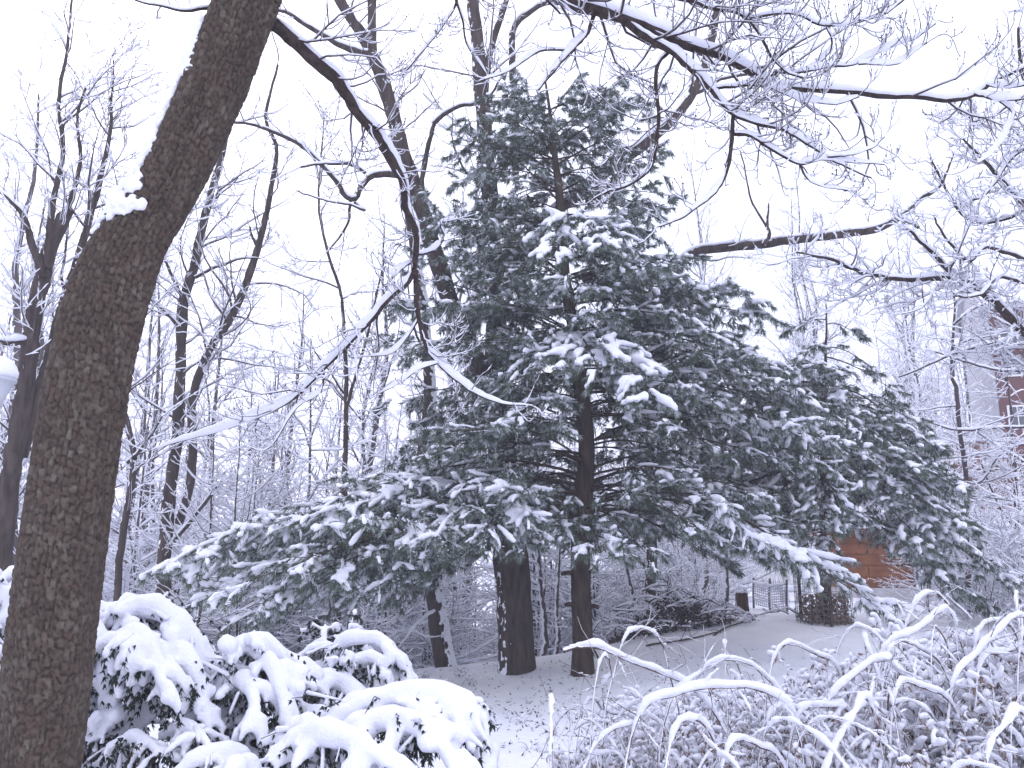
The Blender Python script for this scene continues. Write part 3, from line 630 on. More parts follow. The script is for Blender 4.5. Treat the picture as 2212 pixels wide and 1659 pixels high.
# --- the great oak behind the pine
OB = onground(1118, 1446); YO = OB[1]
oak = Thing('oak_tree', OB, 'thick trunked oak just behind the tall pine, forking into leaning upper stems', 'tree')
oak_defs = [([(1120, 1475), (1117, 1440), (1112, 1350), (1104, 1230), (1094, 1100), (1086, 1000), (1080, 900), (1074, 780), (1068, 690), (1062, 560), (1053, 380), (1040, 200), (1025, 0), (1018, -160), (1005, -420)], [YO, YO+.3], [104, 86, 80, 76, 68, 64, 60, 56, 44, 40, 34, 30, 26, 22, 14], 80),
            ([(1080, 890), (1045, 810), (1010, 740), (960, 610), (925, 500), (900, 420), (868, 330), (842, 235), (818, 160), (800, 115), (770, 55), (725, -20), (660, -160)], [YO, YO-.3], [50, 44, 40, 36, 36, 34, 32, 30, 27, 24, 22, 18], 60),
            ([(806, 125), (806, 60), (806, -20), (812, -160), (820, -300)], [YO-.3, YO-.4], [20, 19, 17, 12], 24),
            ([(1064, 640), (1110, 560), (1180, 478), (1290, 388), (1420, 290), (1490, 210), (1530, 110), (1546, 0), (1552, -140), (1570, -300)], [YO+.1, YO+.5], [30, 27, 25, 24, 22, 19, 16, 12], 50),
            ([(1043, 230), (1052, 130), (1075, 50), (1100, -30), (1130, -140)], [YO+.3, YO+.1], [16, 15, 13, 9], 24),
            (C2([(860, 320), (760, 290), (640, 240), (540, 190), (430, 120), (350, 70), (250, 60)]), [YO-.3, YO-.9], [15, 12, 9, 6], 26),
            (C2([(1170, 1200), (1165, 1000), (1205, 800), (1240, 700), (1330, 635), (1470, 600), (1560, 560), (1640, 440)]), [YO-.2, YO-.8], [12, 11, 10, 7, 4], 34),
            (C2([(1130, 1060), (1000, 1040), (880, 1045), (810, 1110), (770, 1180), (700, 1150), (640, 1050), (500, 900), (400, 840), (270, 780), (150, 740), (0, 720)]), [YO-.2, YO-1.2], [16, 14, 12, 10, 8, 5], 44),
            (C2([(860, 1040), (760, 970), (600, 960), (450, 985)]), [YO-.4, YO-1.0], [8, 5], 18),
            (C2([(790, 1110), (740, 1200), (730, 1310), (690, 1390), (620, 1470)]), [YO-.5, YO-.8], [8, 6, 4], 20),
            (C2([(760, 1200), (820, 1240), (720, 1200), (600, 1180), (430, 1125)]), [YO-.5, YO-1.0], [6, 5, 3], 18),
            ([(1495, 205), (1530, 190), (1560, 170), (1620, 160)], [YO+.4, YO+.4], [9, 6], 14),
            ([(1112, 380), (1112, 250), (1108, 130), (1112, 60), (1140, 30), (1190, 5), (1250, 20)], [YO+1.4, YO+1.0], [17, 16, 14, 10, 8], 34)]
o0, Po, Ro = stemset(oak, oak_defs, 'trunk', BARK_OAK, 26)
crown(oak, Po[[0, 1, 2, 3, 4, 5, 6, 7, 8, 9, 11, 12]], Ro[[0, 1, 2, 3, 4, 5, 6, 7, 8, 9, 11, 12]], ctree(2.2, (.14, .34), 2.2, .22, 3.8, 5.0, t0=.42), .013)
# --- leaning tree left of the oak
LB = onground(968, 1440); YL = LB[1]
lean = Thing('leaning_tree', LB, 'dark slanting trunk with snow plastered down one side, standing left of the thick oak', 'tree')
l0, Pl, Rl = stemset(lean, [([(972, 1465), (960, 1425), (945, 1340), (930, 1260), (918, 1200), (908, 1100), (912, 1000), (925, 900), (928, 800), (915, 660), (890, 500), (860, 330), (850, 200)], [YL, YL+.6], [50, 46, 42, 40, 38, 34, 32, 28, 24, 20, 16, 10], 50),
                            ([(925, 1245), (880, 1260), (830, 1290), (790, 1330), (760, 1380)], [YL, YL-.8], [8, 6, 3], 20),
                            ([(940, 1320), (900, 1350), (860, 1400)], [YL, YL-.4], [6, 3], 14)], 'trunk', bark('wind_bark', (.028, .020, .018), (.075, .056, .05), 16, stick=.7, wind=(.9, -.25, .3)), 18)
crown(lean, Pl, Rl, ctree(2.2, (.16, .34), 2.0, .2, 3.6, 4.8), .014)
# --- trees on the left
def left_tree(label, defs, lv, bk=BARK_OAK, name='bare_tree', sn=.015, group=None):
    x, y, d = defs[0][0][0][0], defs[0][0][0][1], defs[0][1][0]
    p = at(x, y, d); p = at(x, max(y, 1000), d); p[2] = float(ground(p[0], p[1]))
    t = Thing(name, p, label, 'tree', group)
    D0 = list(defs[0]); D0[0] = list(D0[0]); q, P, R = stemset(t, [tuple(D0)]+list(defs[1:]), 'trunk', bk, 14)
    # carry the trunk down into the ground
    b0 = P[0][0]; r0 = R[0][0]
    if b0[2] > p[2]-.1: t.part('trunk_foot', *tubes(np.array([[b0[0]-.1, b0[1], p[2]-.2], [b0[0]-.05, b0[1], (p[2]+b0[2])/2], b0+[0, 0, .1]]), np.array([r0*1.5, r0*1.1, r0*.97]), 14), bk)
    crown(t, P, R, lv, sn, smx=.020); return t
left_tree('twin stemmed bare tree behind the leaning trunk, snow lodged in its fork', [([(-5, 1230), (12, 1110), (30, 1000), (48, 900), (68, 760), (95, 610), (112, 530), (135, 470), (150, 455)], [10.5, 10.3], [46, 44, 40, 38, 36, 33, 30, 28, 20], 40),
           ([(45, 985), (75, 880), (100, 800), (125, 710), (150, 620), (190, 480), (230, 300), (245, 130)], [10.5, 11.2], [27, 26, 24, 22, 17, 10, 3], 38),
           ([(95, 600), (75, 520), (55, 470), (20, 430), (-40, 380)], [10.3, 9.8], [18, 14, 10, 6], 24), ([(100, 580), (115, 440), (135, 330), (125, 200), (150, 60), (160, -80)], [10.3, 10.2], [18, 12, 9, 6, 4], 34),
           ([(65, 735), (20, 740), (-40, 735)], [10.4, 9.8], [16, 12], 14), ([(145, 460), (165, 380), (170, 320), (165, 250), (185, 190)], [10.3, 10.2], [12, 8, 5], 20)],
          ctree(4.2, (.25, .5), 2.4, .25, 4.6, 5.2, ang=(30, 62)))
left_tree('slim bare tree with two stems parting in a tall V beside the leaning trunk', [([(352, 1300), (358, 1200), (372, 1050), (390, 920), (396, 800), (396, 700), (402, 640), (425, 560), (440, 480), (452, 430), (480, 330), (500, 220)], [13.5, 13.5], [34, 30, 26, 24, 22, 22, 21, 18, 16, 12, 8], 46),
           ([(385, 1130), (410, 1050), (415, 990), (414, 900), (420, 850), (452, 760), (502, 680), (545, 580), (566, 500), (582, 420), (598, 320), (575, 250), (600, 140)], [13.5, 13.2], [18, 18, 18, 18, 17, 15, 12, 8, 5], 44),
           ([(396, 720), (370, 690), (340, 660), (320, 640), (300, 630)], [13.5, 12.9], [9, 6, 4], 18), ([(398, 650), (370, 600), (352, 560), (330, 540)], [13.5, 13.2], [9, 6, 4], 18),
           ([(560, 540), (548, 515), (540, 490)], [13.3, 13.2], [8, 4], 10), ([(420, 600), (470, 575), (520, 560), (560, 558)], [13.5, 13.2], [7, 5, 3], 16), ([(360, 1290), (345, 1230), (370, 1180), (400, 1140), (470, 1050)], [13.5, 13.4], [14, 10, 7], 20)],
          ctree(3.4, (.2, .42), 2.0, .28, 4.4, 5.2))
left_tree('thin dark crooked tree close beside the leaning trunk, its lower stem pale with snow', [([(252, 1330), (254, 1250), (262, 1150), (285, 1010), (272, 920), (262, 860), (300, 700), (280, 560)], [12.6, 12.6], [17, 16, 15, 14, 12, 10, 7, 4], 36), ([(275, 1000), (310, 960), (350, 900)], [12.6, 12.2], [8, 4], 14)], ctree(2.6, (.25, .5), 1.7, .2, 4.2, 5))
left_tree('slender bare tree with a low fork between the V stemmed tree and the tall pine', [([(742, 1120), (744, 1000), (746, 880), (744, 760), (735, 640), (705, 540), (690, 430), (700, 250)], [15, 15], [13, 12, 10, 9, 7, 6, 5, 3], 36), ([(745, 890), (770, 800), (800, 700), (830, 560)], [15, 14.8], [8, 6, 4], 20), ([(744, 850), (710, 800), (680, 760)], [15, 14.7], [5, 3], 14)], ctree(3.0, (.25, .5), 1.9, .2, 4.2, 5))
# --- crab apple reaching in from the right
crab = left_tree('dense twiggy crab apple reaching in from the right, every twig loaded with snow', [([(2480, 1130), (2400, 930), (2300, 800), (2212, 720), (2140, 650), (2090, 612), (2040, 600), (1960, 602), (1880, 590), (1800, 560), (1720, 545)], [7.4, 7.4], [46, 36, 26, 20, 17, 15, 14, 11, 9, 7, 4], 60),
           ([(2060, 605), (2030, 560), (1990, 520), (1950, 480)], [7.4, 7.2], [11, 8, 5], 18), ([(2330, 830), (2300, 640), (2240, 480), (2180, 420), (2130, 360), (2080, 300)], [7.4, 7.3], [18, 15, 12, 8, 4], 30),
           ([(2260, 500), (2250, 330), (2220, 180), (2200, 60)], [7.4, 7.2], [12, 9, 6], 24), ([(2212, 560), (2130, 530), (2090, 560), (2050, 520), (2020, 470)], [7.4, 7.1], [9, 8, 6, 4], 22), ([(2250, 620), (2160, 600), (2120, 640), (2060, 640)], [7.3, 7.0], [9, 7, 4], 20),
           ([(2280, 300), (2200, 330), (2130, 420), (2060, 440)], [7.4, 7.1], [8, 6, 4], 20), ([(2260, 420), (2190, 470), (2100, 480), (2040, 400), (2010, 340)], [7.5, 7.6], [8, 6, 4], 20), ([(2250, 200), (2180, 220), (2120, 260), (2070, 240)], [7.4, 7.5], [7, 5, 3], 20)],
          [dict(dens=14, t0=.25, ang=(35, 80), ln=(.2, .4), maxlen=.9, minlen=.25, n=8, trop=(0, 0, .2), wig=.24, rr=.5, rtip=.003, rfac=.012),
           dict(dens=14, t0=.1, ang=(35, 80), ln=(.3, .6), maxlen=.4, minlen=.1, n=6, trop=(0, 0, .2), wig=.25, rr=.6, rtip=.0025, rfac=.012),
           dict(dens=12, t0=.1, ang=(35, 80), ln=(.4, .7), maxlen=.18, minlen=.05, n=4, trop=(0, 0, .3), wig=.2, rr=.7, rtip=.002, rfac=.012)], bk=BARK_LIMB, name='crab_apple_tree', sn=.014)
# --- young trees with level, snow-lined branches on the right, and saplings under the pine
flat = [dict(dens=5.5, t0=.25, ang=(60, 95), ln=(.3, .6), maxlen=1.6, minlen=.3, n=8, trop=(0, 0, .02), wig=.10, rr=.45, rtip=.003, rfac=.009, tipfork=False),
        dict(dens=6, t0=.15, ang=(30, 60), ln=(.25, .5), maxlen=.6, minlen=.12, n=6, trop=(0, 0, .05), wig=.13, planar=.7, rr=.6, rtip=.0022, rfac=.009),
        dict(dens=7, t0=.2, ang=(30, 60), ln=(.3, .5), maxlen=.25, minlen=.08, n=4, trop=(0, 0, .1), wig=.13, planar=.5, rr=.7, rtip=.002, rfac=.01)]
left_tree('young tree with a dark bare stem and level snow lined branches before the deck', [([(2092, 1250), (2088, 1150), (2082, 1010), (2072, 920), (2064, 830), (2056, 815), (2060, 740), (2064, 660), (2058, 590)], [15, 15], [11, 11, 10, 9, 8, 6, 5, 3], 34),
           ([(2260, 705), (2160, 735), (2080, 755), (2000, 790), (1940, 815)], [14, 14.9], [7, 6, 5, 3], 24), ([(2260, 800), (2150, 800), (2080, 780), (2020, 760)], [14, 14.8], [6, 5, 3], 20), ([(2260, 920), (2150, 925), (2060, 930), (1990, 905)], [14.3, 15], [6, 5, 3], 20), ([(2240, 1010), (2150, 960), (2090, 920)], [14.2, 14.8], [5, 4, 3], 18), ([(2062, 700), (2100, 670), (2130, 655)], [15, 14.8], [5, 3], 12), ([(2260, 960), (2180, 970), (2120, 1040), (2085, 1040)], [14.2, 14.9], [5, 4, 3], 20)], flat, bk=TWIG, name='young_tree')
left_tree('scrubby young tree thick with snow at the foot of the red house', [([(2200, 1240), (2195, 1120), (2190, 1000), (2185, 900), (2170, 800)], [15.5, 15.5], [9, 8, 6, 4], 24), ([(2198, 1150), (2150, 1080), (2120, 1000)], [15.5, 15.1], [5, 3], 14), ([(2198, 1180), (2240, 1100), (2260, 1000)], [15.5, 15.2], [5, 3], 14), ([(2198, 1200), (2130, 1170), (2070, 1160)], [15.5, 15.1], [5, 3], 14)], flat, bk=TWIG, name='young_tree')
sap = [dict(dens=3.5, t0=.3, ang=(35, 75), ln=(.2, .4), maxlen=1.1, minlen=.2, n=7, trop=(0, 0, .1), wig=.16, rr=.45, rtip=.003, rfac=.010),
       dict(dens=5, t0=.15, ang=(30, 60), ln=(.3, .5), maxlen=.5, minlen=.12, n=5, trop=(0, 0, .1), wig=.15, rr=.6, rtip=.0025, rfac=.01),
       dict(dens=5, t0=.15, ang=(30, 60), ln=(.3, .5), maxlen=.25, minlen=.08, n=4, trop=(0, 0, .1), wig=.15, rr=.6, rtip=.002, rfac=.01)]
for lab, pts, d, wd in (('thin sapling close on the right of the thick oak trunk', [(1180, 1400), (1176, 1330), (1168, 1240), (1160, 1100)], 13.2, [13, 11, 9, 6]),
                        ('wispy sapling midway between the oak and the tall pine trunk', [(1205, 1385), (1204, 1290), (1208, 1200), (1215, 1060)], 14.5, [9, 8, 6, 4]),
                        ('forked sapling rising behind the brush pile beside the tall pine trunk', [(1372, 1330), (1362, 1270), (1345, 1210), (1330, 1120)], 15, [12, 10, 8, 5]),
                        ('ragged snow flecked trunk behind the right end of the brush pile', [(1520, 1310), (1520, 1230), (1516, 1140), (1530, 980), (1520, 800)], 17, [22, 20, 16, 12, 7]),
                        ('thin straight dark stem right of the brush pile', [(1567, 1310), (1567, 1240), (1566, 1160), (1570, 1050), (1560, 900)], 15.5, [11, 11, 9, 7, 4])):
    t = left_tree(lab, [(pts, [d, d], wd, 24)], sap, bk=BARK_FAR, name='sapling')
left_tree('straight dark trunk behind the brush pile whose top bends over into one long snowy limb', [([(1406, 1345), (1405, 1250), (1407, 1150), (1404, 980), (1415, 800), (1440, 650), (1465, 578), (1500, 546), (1560, 535), (1650, 528), (1700, 520), (1800, 508), (1880, 498), (1940, 470), (1990, 430), (2030, 400), (2060, 330)], [14.5, 14.3, 13.5, 13.0], [25, 23, 22, 22, 22, 22, 21, 20, 18, 14, 9, 4], 110),
           ([(1650, 528), (1662, 505), (1655, 480), (1660, 440)], [13.4, 13.4], [11, 8, 4], 12), ([(1655, 490), (1620, 430), (1610, 380), (1600, 330)], [13.4, 13.2], [5, 3], 16), ([(1940, 470), (1965, 480), (1985, 492)], [13.1, 13], [11, 7], 8), ([(1760, 512), (1775, 500), (1790, 492)], [13.3, 13.2], [6, 3], 8)], [dict(q, dens=q['dens']*.55) for q in ctree(1.6, (.1, .2), 1.2, .2, 3.0, 4.0, t0=.5)], bk=BARK_OAK, name='bare_tree')
fk = [([(1372, 1290), (1385, 1240), (1395, 1190)], [15, 15], [7, 4], 12)]

# ================================================================== wood behind: a few kinds of tree, each copied about
def proto(name, label, cat, group, H, r, lv, lean=.05, stems=1, bk=BARK_FAR, sn=.019):
    t = Thing(name, (0, 0, 0), label, cat, group); P_, R_l = [], []; A = Acc()
    for s in range(stems):
        a = rng.uniform(0, 6.28); k = np.linspace(0, 1, 9)[:, None]
        P = np.c_[np.cos(a)*lean*H*k*s, np.sin(a)*lean*H*k*s, H*k*(1-.15*s)-.3]; P[1:, :2] += np.cumsum(rng.normal(0, .018*H, (8, 2)), 0)*.6
        P = resample(P, 16); R = np.interp(np.linspace(0, 1, 16), [0, .1, 1], [r*1.3, r, r*.12])*(1-.25*(s > 0)); A.add(*tubes(P, R, 9)); P_.append(P); R_l.append(R)
    t.acc('trunk', A, bk); crown(t, np.array(P_), np.array(R_l), lv, sn, smx=.030); return t
g1 = 'bare trees of the wood beyond the bank'
protos = [proto('bare_tree', 'tall bare tree dusted with snow in the wood beyond the bank', 'tree', g1, 13, .15, ctree(1.9, (.2, .34), 3.2, .3, 3.6, 4.6, wig=.15, ang=(30, 60)), .04, 2),
          proto('bare_tree', 'tall bare tree dusted with snow in the wood beyond the bank', 'tree', g1, 11, .12, ctree(2.2, (.2, .34), 2.8, .35, 3.6, 4.6, wig=.17, ang=(30, 65)), .06, 1),
          proto('bare_tree', 'tall bare tree dusted with snow in the wood beyond the bank', 'tree', g1, 15, .19, ctree(1.6, (.2, .34), 3.8, .3, 3.4, 4.4, wig=.16, ang=(35, 65)), .05, 2)]
flat2 = [dict(dens=6.0, t0=.06, ang=(50, 90), ln=(.28, .5), maxlen=2.0, minlen=.4, n=8, trop=(0, 0, .03), wig=.11, rr=.45, rtip=.0035, rfac=.009, tipfork=False, end=.25),
         dict(dens=4.5, t0=.12, ang=(30, 60), ln=(.25, .5), maxlen=.8, minlen=.18, n=6, trop=(0, 0, .04), wig=.14, planar=.6, rr=.6, rtip=.003, rfac=.009),
         dict(dens=4.5, t0=.2, ang=(30, 60), ln=(.3, .5), maxlen=.35, minlen=.1, n=4, trop=(0, 0, .08), wig=.14, planar=.4, rr=.7, rtip=.0028, rfac=.01)]
g2 = 'snowy understorey saplings beyond the bank'
u1 = proto('understorey_sapling', 'bushy sapling with level twigs white with snow beyond the bank', 'sapling', g2, 5.0, .045, flat2, .05, 2, sn=.016)
u2 = proto('understorey_sapling', 'bushy sapling with level twigs white with snow beyond the bank', 'sapling', g2, 3.6, .035, flat2, .10, 3, sn=.016)
g3 = 'low snowy thickets on the slope'
u3 = proto('thicket_bush', 'low tangled thicket bush buried in snow on the slope', 'bush', g3, 1.9, .022, [dict(flat2[0], dens=10, ang=(30, 80), maxlen=1.0), dict(flat2[1], dens=8), dict(flat2[2], dens=7)], .25, 4, sn=.017)
def scatter(ps, spots, smin=.85, smax=1.2, lab=None):
    used = set()
    for x, y, *s in spots:
        p = ps[rng.integers(len(ps))]; o = p.o
        if id(p) in used: o = copy_tree(p.o)
        used.add(id(p))
        o.location = (x, y, float(ground(x, y))); o.rotation_euler = (0, 0, rng.uniform(0, 6.28)); q = (s[0] if s else 1)*rng.uniform(smin, smax); o.scale = (q, q, q)
        if lab: lab(o, ps.index(p), CX+F*x/y, y, q)
    for p in ps:
        if id(p) not in used:
            for c in list(p.o.children_recursive): bpy.data.objects.remove(c)
            bpy.data.objects.remove(p.o)
def band(n, d0, d1, px0, px1, power=1.0):
    o = []
    for i in range(n):
        d = d0+(d1-d0)*rng.random()**power; px = px0+(px1-px0)*(i+rng.random())/n
        o.append((d*(px-CX)/F, d))
    return o
def where(px, d):
    if px < 250: return 'past the leaning trunk'
    if px < 620: return 'behind the V stemmed tree'
    if px < 900: return 'left of the oak'
    if px < 1180: return 'behind the oak'
    if px < 1560: return 'behind the brush pile'
    if px < 1950: return 'beyond the picket fences'
    return 'before the red house' if d < 29 else 'around the red house'
def lab_tree(o, i, px, d, q):
    o['label'] = ('twin stemmed ', 'single stemmed ', 'very tall ')[i]+'bare tree dusted with snow '+where(px, d)+(', pale with distance' if d > 44 else ''); o['group'] = 'bare trees of the wood '+where(px, d)
def lab_sap(o, i, px, d, q):
    o['label'] = ('taller two stemmed' if i == 0 else 'bushy three stemmed')+' sapling with level snow white twigs '+where(px, d)+(', farther back' if d > 21 else ''); o['group'] = 'snowy saplings '+where(px, d)
def lab_thick(o, i, px, d, q):
    o['label'] = ('large' if q > 1.02 else 'small')+' low tangled thicket bush buried in snow '+where(px, d); o['group'] = 'low snowy thickets '+where(px, d)
scatter(protos, band(14, 19, 30, -150, 1000)+band(12, 28, 45, -300, 1500)+band(20, 45, 75, -400, 2600)+band(6, 30, 40, 1300, 2000)+band(4, 38, 48, 1900, 2150), lab=lab_tree)
scatter([u1, u2], [(x, y, 1.8) for x, y in band(14, 17, 27, 180, 1000)]+[(x, y, 1.5) for x, y in band(10, 24, 34, 1300, 2050)]+band(26, 13.5, 18, 230, 1000)+[(x, y, .55) for x, y in band(9, 14, 24, 1950, 2260)]+[(x, y, .8) for x, y in band(7, 19, 26, 1960, 2240)]+band(24, 15, 22, 230, 1060)+band(22, 18, 28, -100, 1060)+band(22, 22, 40, -200, 1500)+band(14, 17, 26, 1150, 1540)+band(16, 30, 42, 1400, 2150)+band(6, 15, 18, 1130, 1300), lab=lab_sap)
scatter([u3], band(16, 14.5, 20, 250, 1000)+band(18, 17, 28, 300, 1540)+band(8, 15.5, 19, 1130, 1500)+band(12, 29, 36, 1500, 2200)+[tuple(at(x, 1250, d)[:2]) for x, d in ((2120, 13.5), (2190, 12.8), (2150, 15), (2060, 16), (2212, 15.5), (2250, 13))], lab=lab_thick)
# ================================================================== snow-laden evergreen shrubs, left foreground
def shrub(label, spot, boughs, d, seed_snow=1.0, sc=1.0):
    p = at(spot[0], spot[1], d); p[2] = float(ground(p[0], p[1]))
    t = Thing('evergreen_shrub', p, label, 'shrub')
    for pts, off, wsn in boughs:
        P = np.array([at(x, y, d+off*i/(len(pts)-1)) for i, (x, y) in enumerate(pts)])
        P[0] = [p[0]+(P[0][0]-p[0])*.3, p[1]+(P[0][1]-p[1])*.3, p[2]-.05]
        P = resample(P, 16); L = np.linalg.norm(np.diff(P, axis=0), axis=1).sum(); R = np.linspace(.017, .003, 16)
        P1, R1 = spawn(P[None], R[None], dens=16*sc, t0=.35, ang=(30, 65), ln=(.12, .24), maxlen=.34, minlen=.10, n=6, trop=(0, 0, -.38), wig=.10, planar=.7, rr=.5, rtip=.002, end=.6)
        P2, R2 = spawn(P1, R1, dens=26, t0=.15, ang=(25, 60), ln=(.3, .6), maxlen=.13, minlen=.04, n=4, trop=(0, 0, -.4), wig=.14, planar=.3, rr=.7, rtip=.0018, end=.6)
        P3, R3 = spawn(P[None], R[None], dens=44*sc, t0=.1, t1=.85, ang=(40, 100), ln=(.1, .26), maxlen=.34, minlen=.10, n=5, trop=(0, 0, -1.0), wig=.2, rr=.4, rtip=.002, end=.6)
        b_ = t.acc('bough', Acc().add(*tubes(P, R, 7)).add(*tubes(P1, R1, 3)).add(*tubes(P3[::2, ::2], R3[::2, ::2], 3)), WOODY)
        O, D = [], []
        for Q, ts in ((P1, (.3, .55, .8)), (P2, (.3, .7)), (P3, (.2, .4, .6, .8, 1.0))):
            T = grad(Q)
            for u in ts:
                f = u*(Q.shape[1]-1); i = min(int(f), Q.shape[1]-2); f -= i; O.append(Q[:, i]*(1-f)+Q[:, i+1]*f); D.append(T[:, i])
        O = np.concatenate(O)-[0, 0, .012]; D = np.concatenate(D)
        t.part('leaf_spray', *needles(O, unit(D+rng.normal(0, .25, D.shape)-[0, 0, .5]), 8, (.012, .028), (12, 75), .0058, .5), SCALE, b_, smooth=False, kind='stuff')
        # snow blanket: a thick back along the bough, fingers over the side shoots, crumbs inside
        wsn = wsn*1.12; A = Acc(); lo_ = 6; Q = P[lo_:].copy(); tt = np.linspace(0, 1, len(Q)); T = grad(P)[lo_:]
        hor = np.sqrt(1-T[:, 2]**2); r = wsn*(.30+.70*np.sin(np.pi*np.clip(tt*.85+.12, 0, 1)))*(.55+.45*hor)*rng.uniform(.85, 1.15, len(Q))
        Q[:, 2] += r*.55; A.add(*capsules(Q, r, 10))
        m_ = rng.random(len(P1)) < .92*seed_snow; Q = P1[m_, 1:].copy(); rr = wsn*rng.uniform(.36, .62, (len(Q), 1))*np.array([[1.0, 1.0, .95, .85, .62]]); Q[..., 2] += .5*rr
        A.add(*capsules(Q, rr, 8))
        m_ = rng.random(len(P2)) < .55*seed_snow; Q = P2[m_].copy(); rr = wsn*rng.uniform(.20, .36, (len(Q), 1))*np.array([[1, 1, .9, .6]]); Q[..., 2] += .55*rr; A.add(*capsules(Q, rr, 7))
        for e in np.concatenate([P1[:, 2], P1[:, 4], P2[::3, 2]]):
            if rng.random() < .5: A.add(*blob(e+[0, 0, wsn*.3], wsn*rng.uniform(.35, .75), 2, .85, .12))
        V, Fs = A.get(); W, Fs = merge(V, Fs, .0135, 2, .015, 12, .5)
        t.part('snow_blanket', W, Fs, SNOW, b_)
        m_ = rng.random(len(P3)) < .55; Q = P3[m_, 1:].copy(); rr = rng.uniform(.006, .016, (len(Q), 1))*np.array([[.7, 1, 1, .7]]); Q[..., 2] += .006
        V, Fs = capsules(Q[:, ::2], rr[:, ::2], 5); V = V+rng.normal(0, .0025, V.shape); t.part('snow_crumb', V, Fs, SNOW, b_, kind='stuff')
    return t
shrub('domed evergreen shrub under a thick snow blanket beside the leaning trunk', (270, 1800),
      [([(240, 1900), (205, 1480), (235, 1350), (325, 1325), (400, 1365), (440, 1435), (456, 1510)], -.1, .062), ([(250, 1900), (225, 1500), (255, 1400), (300, 1380), (335, 1430), (348, 1480)], -.45, .055),
       ([(290, 1900), (310, 1520), (360, 1420), (410, 1450), (440, 1530), (452, 1610)], -.35, .058), ([(210, 1900), (165, 1480), (180, 1350), (215, 1312), (250, 1330)], .3, .055), ([(280, 1900), (250, 1450), (290, 1345), (350, 1330), (420, 1380)], .35, .055),
       ([(230, 1900), (150, 1500), (140, 1380), (190, 1340), (230, 1390)], -.3, .052), ([(300, 1900), (330, 1640), (380, 1580), (430, 1590), (455, 1630)], -.6, .030), ([(240, 1900), (220, 1680), (260, 1610), (310, 1600), (350, 1640)], -.6, .028)], 4.6)
shrub('evergreen shrub heaped with snow at the far side of the leaning trunk', (-60, 1800),
      [([(-40, 1900), (10, 1500), (20, 1330), (0, 1280), (-60, 1300)], .1, .06), ([(-60, 1900), (-20, 1450), (0, 1280), (40, 1285), (75, 1350)], .2, .06), ([(-50, 1900), (-10, 1520), (20, 1420), (50, 1440), (70, 1500)], -.3, .05), ([(-60, 1900), (-90, 1450), (-60, 1290), (-20, 1262)], .1, .06)], 4.7)
shrub('rounded evergreen shrub with fingers of snow between the domed shrub and the ragged one', (545, 1800),
      [([(530, 1900), (490, 1520), (515, 1420), (560, 1400), (610, 1430), (632, 1500), (642, 1570)], -.1, .060), ([(520, 1900), (470, 1540), (475, 1460), (500, 1430), (470, 1500), (458, 1550)], -.3, .045), ([(550, 1900), (545, 1520), (575, 1440), (600, 1470), (612, 1530)], -.4, .050),
       ([(560, 1900), (520, 1500), (540, 1410), (590, 1402), (660, 1440)], .3, .05), ([(540, 1900), (505, 1560), (520, 1480), (545, 1500), (550, 1550)], -.5, .045), ([(560, 1900), (600, 1600), (660, 1560), (720, 1575), (760, 1610)], -.4, .065)], 4.75)
shrub('ragged evergreen shrub with a spiky snowy top and drooping green tips', (720, 1800),
      [([(720, 1900), (690, 1520), (720, 1420), (760, 1385), (820, 1392), (862, 1425), (885, 1475)], -.1, .050), ([(715, 1900), (650, 1500), (645, 1440), (680, 1405), (730, 1400)], .1, .048), ([(720, 1900), (725, 1450), (748, 1375), (764, 1335)], .2, .026), ([(712, 1900), (700, 1430), (705, 1370), (700, 1345)], .2, .026),
       ([(730, 1900), (660, 1540), (700, 1480), (760, 1490), (800, 1550)], -.4, .052), ([(725, 1900), (740, 1500), (780, 1430), (830, 1440), (850, 1500)], -.25, .046), ([(730, 1900), (760, 1480), (800, 1405), (850, 1410)], .3, .046), ([(700, 1900), (640, 1560), (620, 1480), (650, 1450)], -.1, .045)], 5.3)
shrub('low sprawling evergreen shrub, long snow loaded arms drooping to green tips', (680, 1850),
      [([(640, 1950), (660, 1640), (740, 1555), (830, 1520), (910, 1510), (990, 1512), (1038, 1550), (1060, 1625)], -.1, .050), ([(660, 1950), (720, 1650), (800, 1575), (880, 1572), (950, 1605), (978, 1670)], -.45, .056), ([(620, 1950), (600, 1680), (680, 1605), (760, 1610), (840, 1660)], -.55, .060),
       ([(600, 1950), (540, 1680), (470, 1645), (400, 1660), (350, 1700)], -.4, .046), ([(620, 1950), (570, 1720), (520, 1670), (480, 1690)], -.7, .050), ([(690, 1950), (740, 1720), (800, 1660), (870, 1670), (910, 1720)], -.7, .050), ([(680, 1950), (700, 1620), (760, 1540), (840, 1535), (910, 1560)], .25, .056), ([(650, 1950), (630, 1640), (650, 1580), (720, 1590)], -.2, .06), ([(700, 1950), (860, 1660), (940, 1545), (1000, 1550), (1030, 1600)], -.1, .034)], 4.25)

